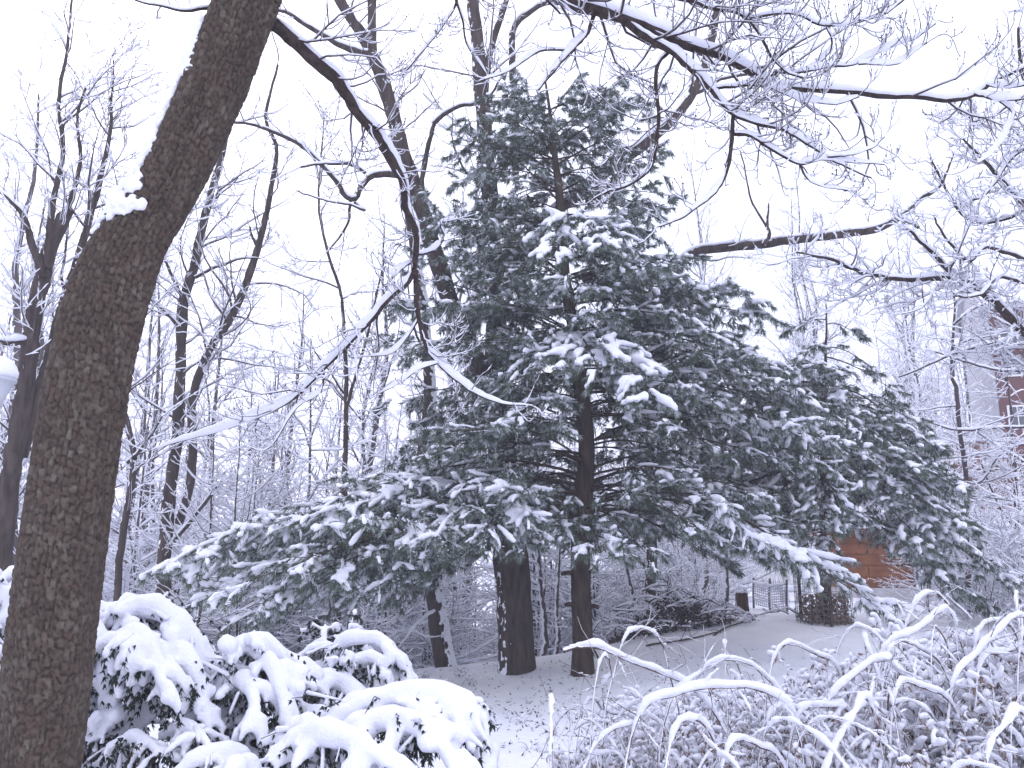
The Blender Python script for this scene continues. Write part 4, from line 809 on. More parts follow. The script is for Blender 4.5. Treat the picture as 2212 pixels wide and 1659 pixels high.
# ================================================================== brambles, right foreground
C3 = lambda L: [(1456+x*.3418, 1092+y*.3418) for x, y in L]
def bramble(label, root, canes, seed_n, d, spread):
    p = at(root[0], root[1], d); p[2] = float(ground(p[0], p[1]))
    t = Thing('bramble_bush', p, label, 'bramble')
    def cane(P, R, sn, side=True):
        sn = sn*.64
        o = t.part('cane', *tubes(P, R, 6), CANE)
        q0 = rng.uniform(0, 99); m_ = 28; Q = resample(P, m_); rq = np.interp(np.linspace(0, 1, m_), np.linspace(0, 1, len(R)), R); T = grad(Q); hor = np.sqrt(1-T[:, 2]**2)
        r = sn*(.35+.75*sm(.25, .8, hor))*rng.uniform(.72, 1.28, m_)*np.clip(np.minimum(np.arange(m_), m_-1-np.arange(m_))/4.+.35, 0, 1)*(.75+.5*noise2(np.arange(m_)*.33, q0, 1, 3)); ok = hor > .28
        A = Acc()
        for a, c in zip(*[np.flatnonzero(np.diff(np.r_[0, ok.astype(int), 0]) == s) for s in (1, -1)]):
            if c-a < 3: continue
            q = Q[a:c].copy(); q[:, 2] += r[a:c]*.75+rq[a:c]*.5; A.add(*capsules(q, r[a:c], 8))
        if side:
            P1, R1 = spawn(Q[None], rq[None], dens=14, t0=.05, ang=(35, 80), ln=(.08, .22), maxlen=.26, minlen=.06, n=5, trop=(0, 0, .0), wig=.16, rr=.6, rtip=.0018)
            t.part('side_shoot', *tubes(P1, R1*.75, 3), CANE, o, kind='stuff')
            z = P1[:, 1:].copy(); rs = sn*rng.uniform(.35, .62, (len(z), 1))*np.array([[1, 1, .9, .7]]); z[..., 2] += rs*.7
            hz = np.abs(unit(P1[:, -1]-P1[:, 0])[:, 2]) < .8
            if hz.any(): A.add(*capsules(z[hz], rs[hz], 6))
        if A.n:
            W, Fs = merge(*A.get(), .0105, 2, .0055, 30, .5); t.part('snow_ridge', W, Fs, SNOW, o, kind='stuff')
    for pts, off, wq, sn in canes:
        pts = C3(pts)
        P = np.array([at(x, y, d+off) for x, y in pts]); P[:, 1] += np.linspace(-.08, .08, len(P))
        for e, nb_ in ((0, 1), (-1, -2)):               # both ends dive down into the thicket and root there
            if e == 0 and pts[0][0] < 1220: continue
            v = P[e]-P[nb_]; v[2] = 0; v = unit(v)*.10; g = P[e]+v*1.6; g[2] = max(float(ground(g[0], g[1])), P[e][2]-.75)
            ext = [P[e]+v+[0, 0, -.16*max(.3, (P[e][2]-g[2]))*2], g]
            P = np.vstack([ext[::-1], P]) if e == 0 else np.vstack([P, ext])
        cane(resample(P, 24), np.linspace(wq*.8, wq*.4, 24), sn)
    for q in range(seed_n):                             # smaller arches filling the bush
        a = rng.uniform(0, 6.28); c = p+np.array([rng.uniform(-1, 1)*spread, rng.uniform(-.45, .45), 0]); c[2] = float(ground(c[0], c[1]))
        h = rng.uniform(.45, .95); l = rng.uniform(.45, 1.0); e = c+np.array([math.cos(a)*l, math.sin(a)*l*.6, h*rng.uniform(.2, .8)])
        P = resample(np.array([c-[0, 0, .05], c*.8+e*.2+[0, 0, h*.75], c*.45+e*.55+[0, 0, h*.62], e]), 18, .004); P[0] = c-[0, 0, .05]
        cane(P, np.linspace(.0036, .0018, 18), rng.uniform(.011, .020), q % 2 == 0)
    return t
OV = lambda L: [((x-1456)/.3418, (y-1092)/.3418) for x, y in L]
bramble('bramble bush with a blunt snowy cane jutting out before the pine trunk', (1440, 1800),
        [(OV([(1214, 1400), (1260, 1394), (1300, 1400), (1350, 1424), (1420, 1452), (1500, 1490), (1560, 1560)]), .0, .011, .026), (OV([(1330, 1425), (1345, 1375), (1380, 1356), (1420, 1372), (1440, 1410), (1452, 1460)]), .1, .007, .016),
         (OV([(1300, 1405), (1320, 1450), (1300, 1490), (1310, 1540)]), .0, .007, .020), ([(0, 1140), (100, 1110), (200, 1010), (330, 970), (480, 1000), (580, 1080), (700, 1200)], .1, .008, .025), ([(-200, 1250), (0, 1190), (150, 1150), (350, 1150), (530, 1160), (640, 1220), (760, 1290)], -.2, .010, .030),
         (OV([(1225, 1640), (1235, 1580), (1280, 1560), (1330, 1580)]), -.1, .006, .018), (OV([(1260, 1650), (1290, 1600), (1350, 1570), (1420, 1590)]), -.3, .006, .018), (OV([(1270, 1500), (1310, 1540), (1380, 1560)]), .2, .005, .016), ([(0, 1370), (150, 1360), (260, 1480)], -.3, .008, .026)], 15, 4.6, .60)
bramble('bramble bush of long snow ridged canes arching low across the others', (1680, 1800),
        [([(620, 920), (700, 870), (800, 890), (930, 960), (1040, 1000)], .3, .008, .022), ([(930, 1240), (1040, 1130), (1150, 1050), (1260, 980), (1360, 980), (1440, 1060), (1520, 1120), (1700, 1260)], .0, .010, .030), ([(930, 1620), (1050, 1440), (1180, 1290), (1260, 1220)], -.4, .009, .028),
         ([(330, 1480), (450, 1480), (560, 1540), (680, 1600)], -.4, .009, .028), ([(1350, 980), (1310, 860), (1220, 775), (1130, 800)], .3, .007, .020), ([(760, 1290), (900, 1270), (1050, 1280), (1150, 1330)], -.1, .009, .028), ([(300, 860), (330, 960), (420, 1010)], .3, .006, .020)], 16, 4.7, .8)
bramble('bramble bush with tall hooped canes before the brown shed', (1940, 1800),
        [([(1310, 870), (1420, 830), (1560, 770), (1650, 690), (1740, 655), (1800, 710), (1850, 850)], .2, .009, .026), ([(1420, 800), (1480, 660), (1570, 565), (1680, 562), (1780, 665), (1850, 840)], .5, .009, .024), ([(1340, 870), (1480, 870), (1620, 940), (1730, 1010)], .1, .008, .018),
         ([(1600, 760), (1700, 830), (1770, 890)], .2, .006, .014), ([(1380, 1100), (1500, 1130), (1650, 1180), (1800, 1260)], -.2, .009, .026), ([(1230, 980), (1215, 880), (1240, 800)], .2, .007, .024), ([(1320, 1150), (1350, 1300), (1370, 1450)], -.2, .007, .020)], 16, 4.8, .8)
bramble('bramble bush with thick straight canes sloping up past the hooped ones', (2170, 1800),
        [([(1740, 1050), (1850, 985), (1960, 885), (2080, 805), (2260, 690)], .0, .011, .032), ([(1900, 960), (2080, 935), (2260, 940)], .1, .010, .030), ([(1850, 930), (1900, 790), (2000, 730), (2120, 745), (2200, 800)], .3, .008, .022), ([(1940, 1500), (2050, 1420), (2160, 1350), (2260, 1310)], -.6, .009, .028),
         ([(1960, 1100), (1990, 960), (2050, 850)], .2, .007, .022), ([(2120, 640), (2160, 590), (2212, 560)], .6, .008, .024), ([(2130, 920), (2212, 760), (2250, 700)], .2, .007, .016)], 16, 4.8, .7)
# withered weeds: stalks, curled leaves and lumps of snow
def weed(label, h, ns, leafy, loc):
    t = Thing('withered_weed', (0, 0, 0), label, 'weed', 'withered weeds among the brambles'); A = Acc(); Q = []
    for i in range(ns):
        a = rng.uniform(0, 6.28); l = rng.uniform(.05, .42)*h; hh = h*rng.uniform(.5, 1.0); b_ = rng.normal(0, .10, 2)
        Q.append(resample(np.array([[b_[0], b_[1], -.08], [b_[0]+math.cos(a)*l*.25, b_[1]+math.sin(a)*l*.25, hh*.55], [b_[0]+math.cos(a)*l, b_[1]+math.sin(a)*l, hh*rng.uniform(.75, 1)]]), 8))
    P = np.array(Q); R = np.broadcast_to(np.linspace(.0032, .0014, 8), (ns, 8)); A.add(*tubes(P, R, 4))
    P1, R1 = spawn(P, R, dens=20, t0=.2, ang=(30, 80), ln=(.12, .32), maxlen=.24, minlen=.05, n=5, trop=(0, 0, -.05), wig=.2, rr=.7, rtip=.0014); A.add(*tubes(P1, R1, 3))
    st = t.acc('stalk_clump', A, CANE, kind='stuff')
    E = np.concatenate([P1[:, -1], P1[:, 2], P[:, -1]]); E = E[rng.random(len(E)) < leafy]
    if len(E): t.part('curled_leaf', *needles(E, unit(rng.normal(0, 1, E.shape)-[0, 0, .9]), 2, (.022, .055), (0, 50), .007, .3), DEADLEAF, smooth=False, kind='stuff')
    t.part('snow_cover', *snow_on(P1, R1, .015, 4, .5, (.1, .5)), SNOW, st, kind='stuff')
    B = Acc(); E = np.concatenate([P1[:, 2:], P[:, 3:8][:, ::2] if False else P1[:, 1:4]], 0); m_ = rng.random(len(E)) < .9; E = E[m_].copy(); rr = rng.uniform(.009, .023, (len(E), 1))*np.array([[.8, 1, .8]]); E[..., 2] += rr
    B.add(*capsules(E, rr, 6))
    E = P[:, -2:].mean(1)
    for e in E: B.add(*blob(e+[0, 0, .012], rng.uniform(.012, .024), 2, .9, .1))
    W, Fs = merge(*B.get(), .0085, 2, .004, 45, .6); t.part('snow_lump', W, Fs, SNOW, kind='stuff'); return t
wl = 'withered leafy weed clump capped with lumps of snow among the brambles'
weeds = [weed(wl, 1.0, 11, .75, 0), weed(wl, .75, 13, .95, 0), weed(wl, .62, 11, .85, 0), weed(wl, 1.1, 8, .55, 0)]
sp = []
for i in range(290):
    px = 1235+1020*(i+rng.random())/290; d = rng.uniform(4.3, 6.4); 
    if px < 1330: d = min(d, 4.9)
    sp.append((d*(px-CX)/F*1.0, d, (.68 if px < 1400 else .82 if px < 1750 else 1.0 if px < 1950 else 1.15)*(.8 if d < 4.8 else 1)))
def lab_weed(o, i, px, d, q):
    w_ = ('by the blunt cane', 'under the low canes', 'under the hooped canes', 'under the sloping canes')[int(np.clip((px-1215)/260, 0, 3))]
    k_ = ('tall many stalked', 'short very leafy', 'low rounded', 'tall sparse')[i]
    o['label'] = k_+' withered weed clump capped with snow '+w_+(', near edge' if d < 4.6 else ', far edge' if d > 5.5 else ''); o['group'] = 'withered weeds '+w_
scatter(weeds, sp, .78, 1.1, lab=lab_weed)
# ================================================================== brush pile, fallen wood, stump
def stick(P, r, k=6): return tubes(P, np.linspace(r, r*.5, len(P)), k)
pb = onground(1440, 1372); pile = Thing('brush_pile', pb, 'heap of cut branches sprinkled with snow on the bank beside the tall pine', 'brush pile')
for i in range(120):
    a = rng.uniform(-1.2, 1.2)+(math.pi if rng.random() < .5 else 0); c = pb+np.array([rng.normal(.15, .62), rng.uniform(.1, 1.2), 0]); hh = .70*math.exp(-((c[0]-pb[0])/.75)**2)*rng.random()
    c[2] = float(ground(c[0], c[1]))+.03+hh; l = rng.uniform(.2, .55); d = np.array([math.cos(a), math.sin(a)*.8, rng.uniform(-.15, .35)])*l
    P = resample(np.array([c-d*.5, c+rng.normal(0, .05, 3)+[0, 0, .05], c+d*.5]), 8); P[:, 2] = np.maximum(P[:, 2], ground(P[:, 0], P[:, 1])+.01); r = rng.uniform(.006, .016)
    o = pile.part('stick', *stick(P, r), WOODY); P1, R1 = spawn(P[None], np.full((1, 8), r), dens=22, t0=.2, ang=(30, 80), ln=(.25, .5), maxlen=.5, minlen=.12, n=5, trop=(0, 0, .1), wig=.2, rtip=.003)
    pile.part('twig', *tubes(P1, R1, 4), WOODY, o, kind='stuff')
    if rng.random() < .75: pile.acc('snow_cover', Acc().add(*snow_on(P, np.full(8, r), .020, 6, .4)).add(*snow_on(P1, R1, .009, 4, .4)), SNOW, o, kind='stuff')
m_ = 1500; O = np.c_[pb[0]+rng.normal(.15, .5, m_), pb[1]+rng.uniform(.2, 1.0, m_), np.zeros(m_)]; O[:, 2] = ground(O[:, 0], O[:, 1])+rng.random(m_)*.5*np.exp(-((O[:, 0]-pb[0]-.15)/.6)**2)
pile.part('dead_leaf', *needles(O, unit(rng.normal(0, 1, O.shape)), 2, (.04, .09), (0, 60), .016, .3), LITTER, smooth=False, kind='stuff')
for lab, pts in (('bare fallen branch lying on the snow before the brush pile', [(1395, 1392), (1440, 1388), (1500, 1378), (1560, 1362)]), ('crooked fallen branch at the foot of the brush pile', [(1540, 1372), (1570, 1355), (1598, 1345), (1585, 1338)]),
                 ('thin stick poking out of the snow between oak and pine', [(1195, 1402), (1220, 1380), (1262, 1362), (1300, 1358)]), ('short stick on the snow right of the oak foot', [(1130, 1432), (1160, 1425), (1190, 1400)]),
                 ('long bent twig on the snow between brush pile and wire cage', [(1720, 1330), (1770, 1326), (1800, 1330)])):
    P = np.array([onground(*pts[0]), *[onground(x, y) for x, y in pts[1:]]]); Yb = P[:, 1].mean(); P = np.array([at(x, y, np.clip(onground(x, min(y+4, 1500))[1], Yb-.8, Yb+.8)) for x, y in pts])
    P = resample(P, 12); P[:, 2] = np.maximum(P[:, 2], ground(P[:, 0], P[:, 1])+.012)
    P[[0, -1], 2] = ground(P[[0, -1], 0], P[[0, -1], 1])
    t = Thing('fallen_branch', P[0], lab, 'branch'); r = .016
    l_ = t.part('stem', *stick(P, r), WOODY); P1, R1 = spawn(P[None], np.full((1, 12), r), dens=4, t0=.2, ang=(30, 70), ln=(.2, .4), maxlen=.4, minlen=.1, n=5, trop=(0, 0, .2), wig=.15, rtip=.003); t.part('twig', *tubes(P1, R1, 4), WOODY, kind='stuff')
sb = onground(1605, 1328); st = Thing('tree_stump', sb, 'short rotten brown stump with a snow cap beside the brush pile', 'stump')
a = np.linspace(0, 2*np.pi, 15)[:-1]; rads = .09*(1+.15*np.sin(a*3)+.1*np.sin(a*5+1)); A = Acc()
rings = [np.c_[sb[0]+rads*s*np.cos(a), sb[1]+rads*s*np.sin(a), np.full(14, sb[2]+z)+(.04*np.sin(a*4)+.03*np.sin(a*7) if z > .3 else 0)] for z, s in ((-.1, 1.35), (.05, 1.1), (.2, 1.0), (.36, .95), (.33, .6), (.25, .05))]
st.part('stump_wood', np.vstack(rings), ring_faces(1, 6, 14), noisy('rotten_wood', [(.3, (.04, .022, .016)), (.7, (.12, .065, .042))], 20, stretch=(1, 1, .3), bmp=(30, .9, .03)))
st.part('snow_cap', *blob(sb+[0, 0, .36], .105, 3, .32, .03), SNOW)

# ================================================================== debris on the snow: needles, leaf bits
m_ = 4200; px = rng.uniform(880, 1900, m_); py = rng.uniform(1395, 1640, m_); pr = .55*np.exp(-((px-1150)/180)**2-((py-1545)/65)**2)+.35*np.exp(-((px-1200)/230)**2-((py-1440)/45)**2)+.08
kp = rng.random(m_) < pr; O = np.array([onground(x, y) for x, y in zip(px[kp], py[kp])])
D = unit(np.c_[rng.normal(0, 1, (len(O), 2)), rng.uniform(.0, .5, len(O))]); big = rng.random(len(O))
A = Acc(); A.add(*needles(O[big < .75]+[0, 0, .008], D[big < .75], 2, (.02, .06), (0, 30), .004, .05)); A.add(*needles(O[big >= .75]+[0, 0, .006], D[big >= .75], 3, (.025, .055), (0, 60), .007, .05))
deb = bpy.data.objects.new('leaf_litter', mesh('leaf_litter', *A.get(), LITTER, False)); COL.objects.link(deb); tag(deb, 'dark scattered needles and leaf bits on the snow under the pine', 'litter', kind='stuff')
# dead grass and ferns on the bank edge, left of the oak
gl = 'tuft of withered grass on the bank edge left of the oak'
for i, (x, y) in enumerate(((860, 1490), (890, 1478), (915, 1468), (840, 1505), (955, 1490), (1000, 1462), (905, 1500), (875, 1520), (1015, 1480), (1150, 1620), (1300, 1545), (1130, 1560))):
    p = onground(x, y); t = Thing('grass_tuft', p, gl if i < 9 else 'small tuft of withered grass poking through the snow below the pine', 'grass', 'withered grass tufts on the bank')
    k = 16 if i < 9 else 9; a = rng.uniform(0, 6.28, k); l = rng.uniform(.1, .34, k)*(1 if i < 9 else .45); s = np.linspace(0, 1, 6)[None, :, None]
    dr = np.c_[np.cos(a), np.sin(a), np.zeros(k)][:, None]; P = p+rng.normal(0, .05, (k, 1, 3))*[1, 1, 0]+dr*(l[:, None, None]*.7*s**1.6)+np.array([0, 0, 1.])*(l[:, None, None]*(s-.55*s**2.4))-[0, 0, .01]
    o = t.part('blade', *tubes(P, np.broadcast_to(np.linspace(.004, .0015, 6), (k, 6)), 3), DEADLEAF, kind='stuff'); t.part('snow_cover', *snow_on(P, np.full((k, 6), .003), .010, 4, .5), SNOW, o, kind='stuff')

# ================================================================== lamp at the left edge
lb = at(-9, 830, 6.0); lb[2] = float(ground(lb[0], lb[1])); hz = at(-8, 868, 6.0)[2]; lamp = Thing('lamp_post', lb, 'pale lantern topped lamp post with a dome of snow', 'lamp')
GREY = noisy('lamp_paint', [(.3, (.42, .44, .50)), (.7, (.52, .54, .60))], 12, .5); mp = mpx(-8, 830, 6.0)
def lathe(c, prof, k=24):
    a = np.arange(k)*2*np.pi/k; V = np.vstack([np.c_[c[0]+r*np.cos(a), c[1]+r*np.sin(a), np.full(k, c[2]+z)] for r, z in prof]); return V, ring_faces(1, len(prof), k)
H = hz-lb[2]
lamp.part('post', *lathe(lb, [(.001, -.1), (.09, -.1), (.09, .25), (.055, .3), (.04, .5), (.036, H-.12), (.05, H-.1), (.05, H-.06), (.02, H-.05)]), GREY)
GL, n, b = mat('frosted_glass', .35); b.inputs['Base Color'].default_value = (.62, .64, .70, 1); b.inputs['Transmission Weight'].default_value = .25
lamp.part('lantern_glass', *lathe(lb, [(.02, H-.06), (.05, H-.05), (.075, H+.04), (.105, H+.12), (.118, H+.15)]), GL)
lamp.part('cap', *lathe(lb, [(.110, H+.145), (.132, H+.15), (.134, H+.172), (.12, H+.185), (.03, H+.22), (.001, H+.22)]), GREY)
lamp.part('snow_cap', *lathe(lb, [(.120, H+.180), (.136, H+.190), (.138, H+.225), (.120, H+.275), (.085, H+.318), (.04, H+.338), (.001, H+.342)]), SNOW)

# ================================================================== buildings and fences on the right
RED = noisy('red_siding', [(.3, (.085, .020, .018)), (.7, (.14, .034, .028))], 4, .8, (1, 1, 6))
GSID = noisy('grey_siding', [(.3, (.40, .40, .43)), (.7, (.48, .48, .51))], 3, .8)
WHITE = noisy('white_paint', [(.3, (.72, .72, .74)), (.7, (.80, .80, .81))], 5, .6)
PANE, n, b = mat('window_glass', .08); b.inputs['Base Color'].default_value = (.05, .055, .07, 1); b.inputs['Specular IOR Level'].default_value = .6
DECKR = noisy('deck_stain', [(.3, (.10, .040, .028)), (.7, (.165, .068, .045))], 6, .8, (1, 1, 5))
SHEDM = noisy('shed_stain', [(.25, (.12, .045, .018)), (.5, (.22, .078, .026)), (.75, (.30, .115, .040))], 2.2, .75, (1, 1, 2.5), (25, .4, .01))
def local(name, label, cat): return Thing(name, (0, 0, 0), label, cat)
def place(t, loc, rz): t.o.location = tuple(loc); t.o.rotation_euler = (0, 0, rz)
def bx(*v): return Acc().box(*v)
ho = local('house', 'tall red sided house with a grey end wall and white windows on the rise', 'house')
Dh = 36.0; hc = at(2140, 720, Dh); zb = float(ground(hc[0], hc[1])); top = at(2150, 672, Dh)[2]-zb; gt = at(2100, 585, Dh)[2]-zb
ho.acc('front_wall', bx(.0, 9, .0, .2, -1, top), RED, smooth=False)
for i, z in enumerate(np.arange(-.2, top-.1, .24)): ho.acc('siding_board', bx(.004*0+.01, 8.99, -.035, .002, z, z+.225), RED, smooth=False)
A = Acc(); v = np.array([[-.15, .05, -1], [-.15, 4.6, -1], [-.15, 4.6, gt], [-.15, 2.4, gt+.4], [-.15, .05, top+.1], [.1, .05, -1], [.1, 4.6, -1], [.1, 4.6, gt], [.1, 2.4, gt+.4], [.1, .05, top+.1]])
gw = ho.part('end_wall', v, [np.array([[0, 1, 6, 5], [1, 2, 7, 6], [2, 3, 8, 7], [3, 4, 9, 8], [4, 0, 5, 9]]), np.array([[0, 4, 3], [0, 3, 2], [0, 2, 1], [5, 8, 9], [5, 7, 8], [5, 6, 7]])], GSID, smooth=False)
for z in np.arange(0, top, .3): ho.acc('siding_board', bx(-.185, -.152, .08, 4.57, z, z+.285), GSID, gw, smooth=False)
rf = ho.part('roof', np.array([[-.4, -.4, top+.02], [9.3, -.4, top+.02], [9.3, 2.4, gt+.5], [-.4, 2.4, gt+.5], [-.4, 5.2, top+.1], [9.3, 5.2, top+.1], [-.4, -.4, top+.22], [9.3, -.4, top+.22], [9.3, 2.4, gt+.72], [-.4, 2.4, gt+.72], [-.4, 5.2, top+.3], [9.3, 5.2, top+.3]]),
             np.array([[0, 3, 2, 1], [3, 4, 5, 2], [6, 7, 8, 9], [9, 8, 11, 10], [0, 1, 7, 6], [4, 10, 11, 5], [0, 6, 9, 3], [3, 9, 10, 4], [1, 2, 8, 7], [2, 5, 11, 8]]), GSID, smooth=False)
ho.part('roof_snow', np.array([[-.42, -.45, top+.225], [9.35, -.45, top+.225], [9.35, 2.4, gt+.725], [-.42, 2.4, gt+.725], [-.42, -.42, top+.40], [9.35, -.42, top+.40], [9.35, 2.4, gt+.92], [-.42, 2.4, gt+.92]]), np.array([[0, 1, 5, 4], [4, 5, 6, 7], [0, 4, 7, 3], [1, 2, 6, 5], [0, 3, 2, 1], [2, 3, 7, 6]]), SNOW, rf, smooth=False)
def win(t, x0, x1, z0, z1, par=None, y=0):
    f = t.acc('window', Acc().box(x0-.08, x0, y-.075, y+.05, z0-.08, z1+.08).box(x1, x1+.08, y-.075, y+.05, z0-.08, z1+.08).box(x0, x1, y-.075, y+.05, z1, z1+.08).box(x0, x1, y-.09, y+.05, z0-.08, z0).box((x0+x1)/2-.02, (x0+x1)/2+.02, y-.07, y+.05, z0, z1).box(x0, (x0+x1)/2-.02, y-.07, y+.05, (z0+z1)/2-.02, (z0+z1)/2+.02).box((x0+x1)/2+.02, x1, y-.07, y+.05, (z0+z1)/2-.02, (z0+z1)/2+.02), WHITE, smooth=False)
    t.acc('pane', bx(x0, x1, y-.045, y-.038, z0, z1), PANE, f, smooth=False)
for zz in (at(2150, 752, Dh)[2]-zb, at(2150, 812, Dh)[2]-zb, at(2150, 920, Dh)[2]-zb):
    for x in (.35, 1.25, 2.6, 3.6, 5.2, 6.4): win(ho, x, x+.62, zz, zz+.80)
lz = at(2150, 768, Dh)[2]-zb
lg = ho.acc('ledge', bx(-.05, 9.1, -.55, -.04, lz, lz+.14), RED, smooth=False); ho.acc('ledge_snow', bx(-.06, 9.1, -.57, -.05, lz+.14, lz+.27), SNOW, lg, smooth=False)
ho.acc('downpipe', bx(-.28, -.20, 4.50, 4.60, -1, gt), noisy('pipe', [(.3, (.05, .05, .06)), (.7, (.09, .09, .1))], 5), smooth=False)
place(ho, (hc[0], hc[1], zb), R_(-17))
dk = local('deck', 'red brown timber deck with railing before the red house', 'deck')
Dd = 30.0; dc = at(2002, 1030, Dd); dz = float(ground(dc[0], dc[1])); fl = at(2050, 1004, Dd)[2]-dz; rt_ = at(2050, 956, Dd)[2]-dz
dk.acc('floor', bx(0, 5.2, 0, 3, fl-.16, fl), DECKR, smooth=False); dk.acc('floor_snow', bx(.02, 5.18, .12, 2.98, fl, fl+.14), SNOW, smooth=False)
for x in (0, 1.7, 3.4, 5.05): dk.acc('post', bx(x, x+.14, -.02, .12, -.6, rt_+.06), DECKR, smooth=False)
dk.acc('rail', bx(.0, 5.2, .0, .1, rt_-.06, rt_), DECKR, smooth=False); dk.acc('rail_snow', bx(-.01, 5.2, -.01, .11, rt_, rt_+.09), SNOW, smooth=False)
for x in np.arange(.22, 5.0, .15): dk.acc('baluster', bx(x, x+.045, .03, .07, fl, rt_-.06), DECKR, smooth=False)
for i, x in enumerate(np.arange(.02, 5.15, .2)): dk.acc('skirt_board', bx(x, x+.185, .13, .16, -.5, fl-.16), DECKR, smooth=False)
place(dk, (dc[0], dc[1], dz), R_(-8))
sh = local('shed', 'low orange brown plank shed on a pale base behind the smaller pine', 'shed')
s0 = onground(1822, 1292); Ds = s0[1]; wS = 150*mpx(1890, 1250, Ds); hS = at(1890, 1150, Ds)[2]-s0[2]
bz = at(1890, 1270, Ds)[2]-s0[2]
sh.acc('base', bx(-.03, wS+.03, -.03, 2.0, -.3, bz), noisy('base_block', [(.3, (.45, .44, .45)), (.7, (.60, .59, .60))], 4), smooth=False)
sh.acc('wall_core', bx(.02, wS-.02, .02, 1.95, bz, hS), SHEDM, smooth=False)
nb = 5; ph = (hS-bz)/nb
for i in range(nb):
    xs = [0, wS*(.38 if i % 2 else .62), wS]
    for a, c in zip(xs[:-1], xs[1:]): sh.acc('plank', bx(a+.006, c-.006, -.02-.006*(i % 2), .018, bz+i*ph+.006, bz+(i+1)*ph-.010), SHEDM, smooth=False)
sh.acc('corner_board', bx(wS-.07, wS+.02, -.045, -.028, bz, hS), DECKR, smooth=False)
rf = sh.acc('roof', bx(-.2, wS+.2, -.25, 2.2, hS, hS+.08), DECKR, smooth=False); sh.acc('roof_snow', bx(-.22, wS+.22, -.27, 2.2, hS+.08, hS+.24), SNOW, rf, smooth=False)
place(sh, s0, R_(-4))
def pickets(label, px0, px1, py_top, py_bot, d):
    a, c = at(px0, py_bot, d), at(px1, py_bot, d); t = local('picket_fence', label, 'fence'); L = np.linalg.norm(c-a); g = float(ground(a[0], a[1]))
    h = at(px0, py_top, d)[2]-g; bot = 0.0; me = None; N = int(L/.13)
    pk = np.array([[0, 0, -.1], [.075, 0, -.1], [.075, 0, h-.05], [.0375, 0, h], [0, 0, h-.05]]); pk = np.vstack([pk, pk+[0, .022, 0]])
    me = mesh('picket', pk, [np.array([[0, 1, 6, 5], [1, 2, 7, 6], [2, 3, 8, 7], [3, 4, 9, 8], [4, 0, 5, 9], [0, 4, 2, 1], [5, 6, 7, 9]]), np.array([[4, 3, 2], [7, 8, 9]])], WHITE, False)
    for i in range(N):
        o = bpy.data.objects.new('picket', me); COL.objects.link(o); o.parent = t.o; o.location = (i*.13, 0, 0)
    for z in (h*.25, h*.75): t.acc('rail', bx(-.05, L, .024, .06, z, z+.07), WHITE, smooth=False)
    for x in np.arange(0, L, 2.2): t.acc('post', bx(x-.05, x+.05, .062, .15, -.2, h+.05), WHITE, smooth=False)
    place(t, (a[0], a[1], g), math.atan2(c[1]-a[1], c[0]-a[0]))
pickets('white picket fence glimpsed past the snowy bench', 1560, 1745, 1214, 1250, 25)
pickets('nearer white picket fence beside the woven wire panel', 1650, 1790, 1232, 1290, 22.5)
pickets('white picket fence on the far side of the brown shed', 1955, 2130, 1212, 1275, 23.5)
# garden bench, snow topped
bp = onground(1692, 1302); bn = local('garden_bench', 'low pale bench carrying a slab of snow before the picket fences', 'bench')
bl = 62*mpx(1690, 1290, bp[1])
for i in range(3): bn.acc('seat_slat', bx(0, bl, i*.14, i*.14+.12, .19, .22), WHITE, smooth=False)
for x in (.08, bl-.16):
    for y in (.02, .32): bn.acc('leg', bx(x, x+.07, y, y+.07, -.1, .19), WHITE, smooth=False)
bn.part('snow_slab', *merge(*Acc().box(.0, bl, .0, .42, .22, .34).get(), .03, 4), SNOW); place(bn, bp, R_(3))
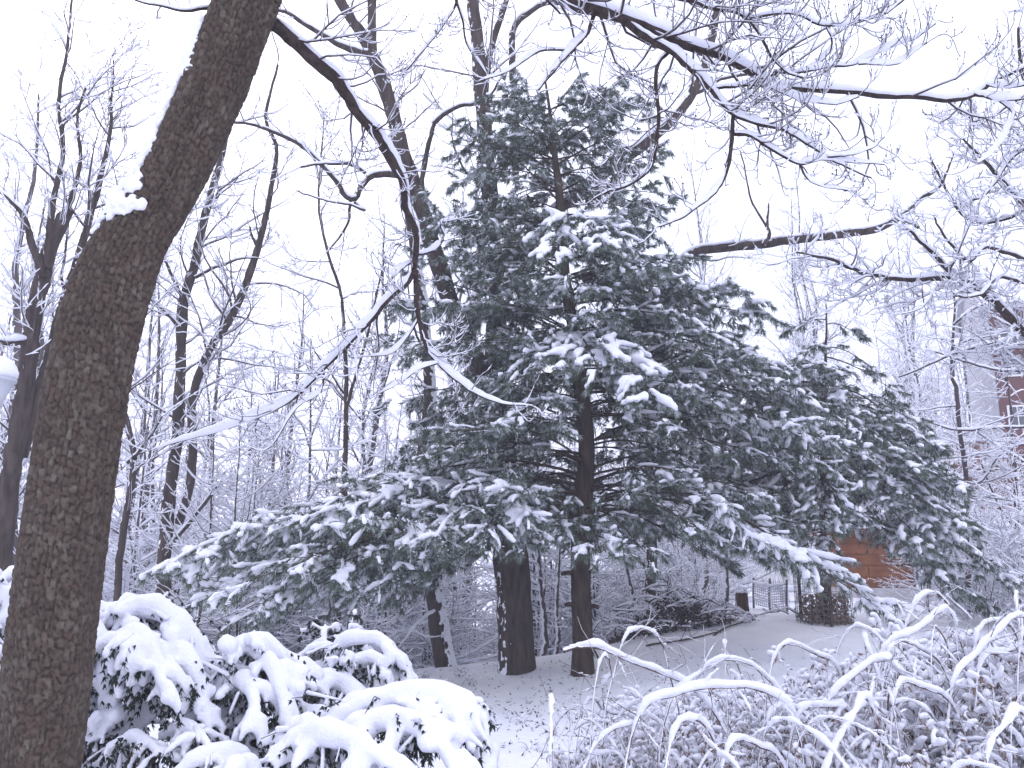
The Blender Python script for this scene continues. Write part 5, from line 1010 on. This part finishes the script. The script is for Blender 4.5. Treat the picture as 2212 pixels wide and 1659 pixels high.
# wire fence with posts, in front of the pickets
wf = Thing('wire_fence', onground(1628, 1314), 'slack wire mesh fence with weathered posts beside the brush pile', 'fence')
pa, pc = onground(1628, 1314), onground(1700, 1322); hp = .52
for u in (0, .5, 1):
    q = pa+(pc-pa)*u; q[2] = float(ground(q[0], q[1])); wf.part('post', *capsules(np.array([q-[0, 0, .1], q+[.01, 0, hp*.5], q+[.03, 0, hp]]), np.full(3, .020), 8), bpy.data.materials['wire'])
A = Acc(); A2 = Acc()
for z in np.linspace(.1, hp-.08, 9):
    s = np.linspace(0, 1, 10); q = pa+(pc-pa)*s[:, None]; q[:, 2] = ground(q[:, 0], q[:, 1])+z-.06*np.sin(np.pi*s); A.add(*tubes(q, np.full(10, .004), 4)); A2.add(*snow_on(q, np.full(10, .004), .016, 4, .4))
for s in np.linspace(.03, .97, 16):
    q = pa+(pc-pa)*s; g = float(ground(q[0], q[1])); A.add(*tubes(np.array([[q[0], q[1], g+.05], [q[0], q[1], g+.5], [q[0], q[1], g+hp-.1]]), np.full(3, .004), 4))
wm = wf.acc('wire_mesh', A, bpy.data.materials['wire'], kind='stuff')
wf.acc('snow_cover', A2, SNOW, wm, kind='stuff')
s = np.linspace(0, 1, 14); q = pa+(pc-pa)*s[:, None]; q[:, 2] = ground(q[:, 0], q[:, 1])+hp-.08-.06*np.sin(np.pi*s); wf.part('snow_ridge', *snow_on(q, np.full(14, .02), .05, 7, .5), SNOW)
# ================================================================== air
hzo = bpy.data.objects.new('haze', mesh('haze', *Acc().box(-185, 185, -64, 215, -9, 40).get(), None, False)); COL.objects.link(hzo); tag(hzo, 'thin pale air full of fine falling snow', 'haze', kind='stuff')
HZ = bpy.data.materials.new('haze'); HZ.use_nodes = True; n = HZ.node_tree; n.nodes.clear(); oo = node(n, 'ShaderNodeOutputMaterial'); pv = node(n, 'ShaderNodeVolumePrincipled')
pv.inputs['Color'].default_value = (.93, .93, 1, 1); pv.inputs['Density'].default_value = .0032; n.links.new(pv.outputs[0], oo.inputs['Volume']); hzo.data.materials.append(HZ)
bpy.data.scenes.remove(TS)
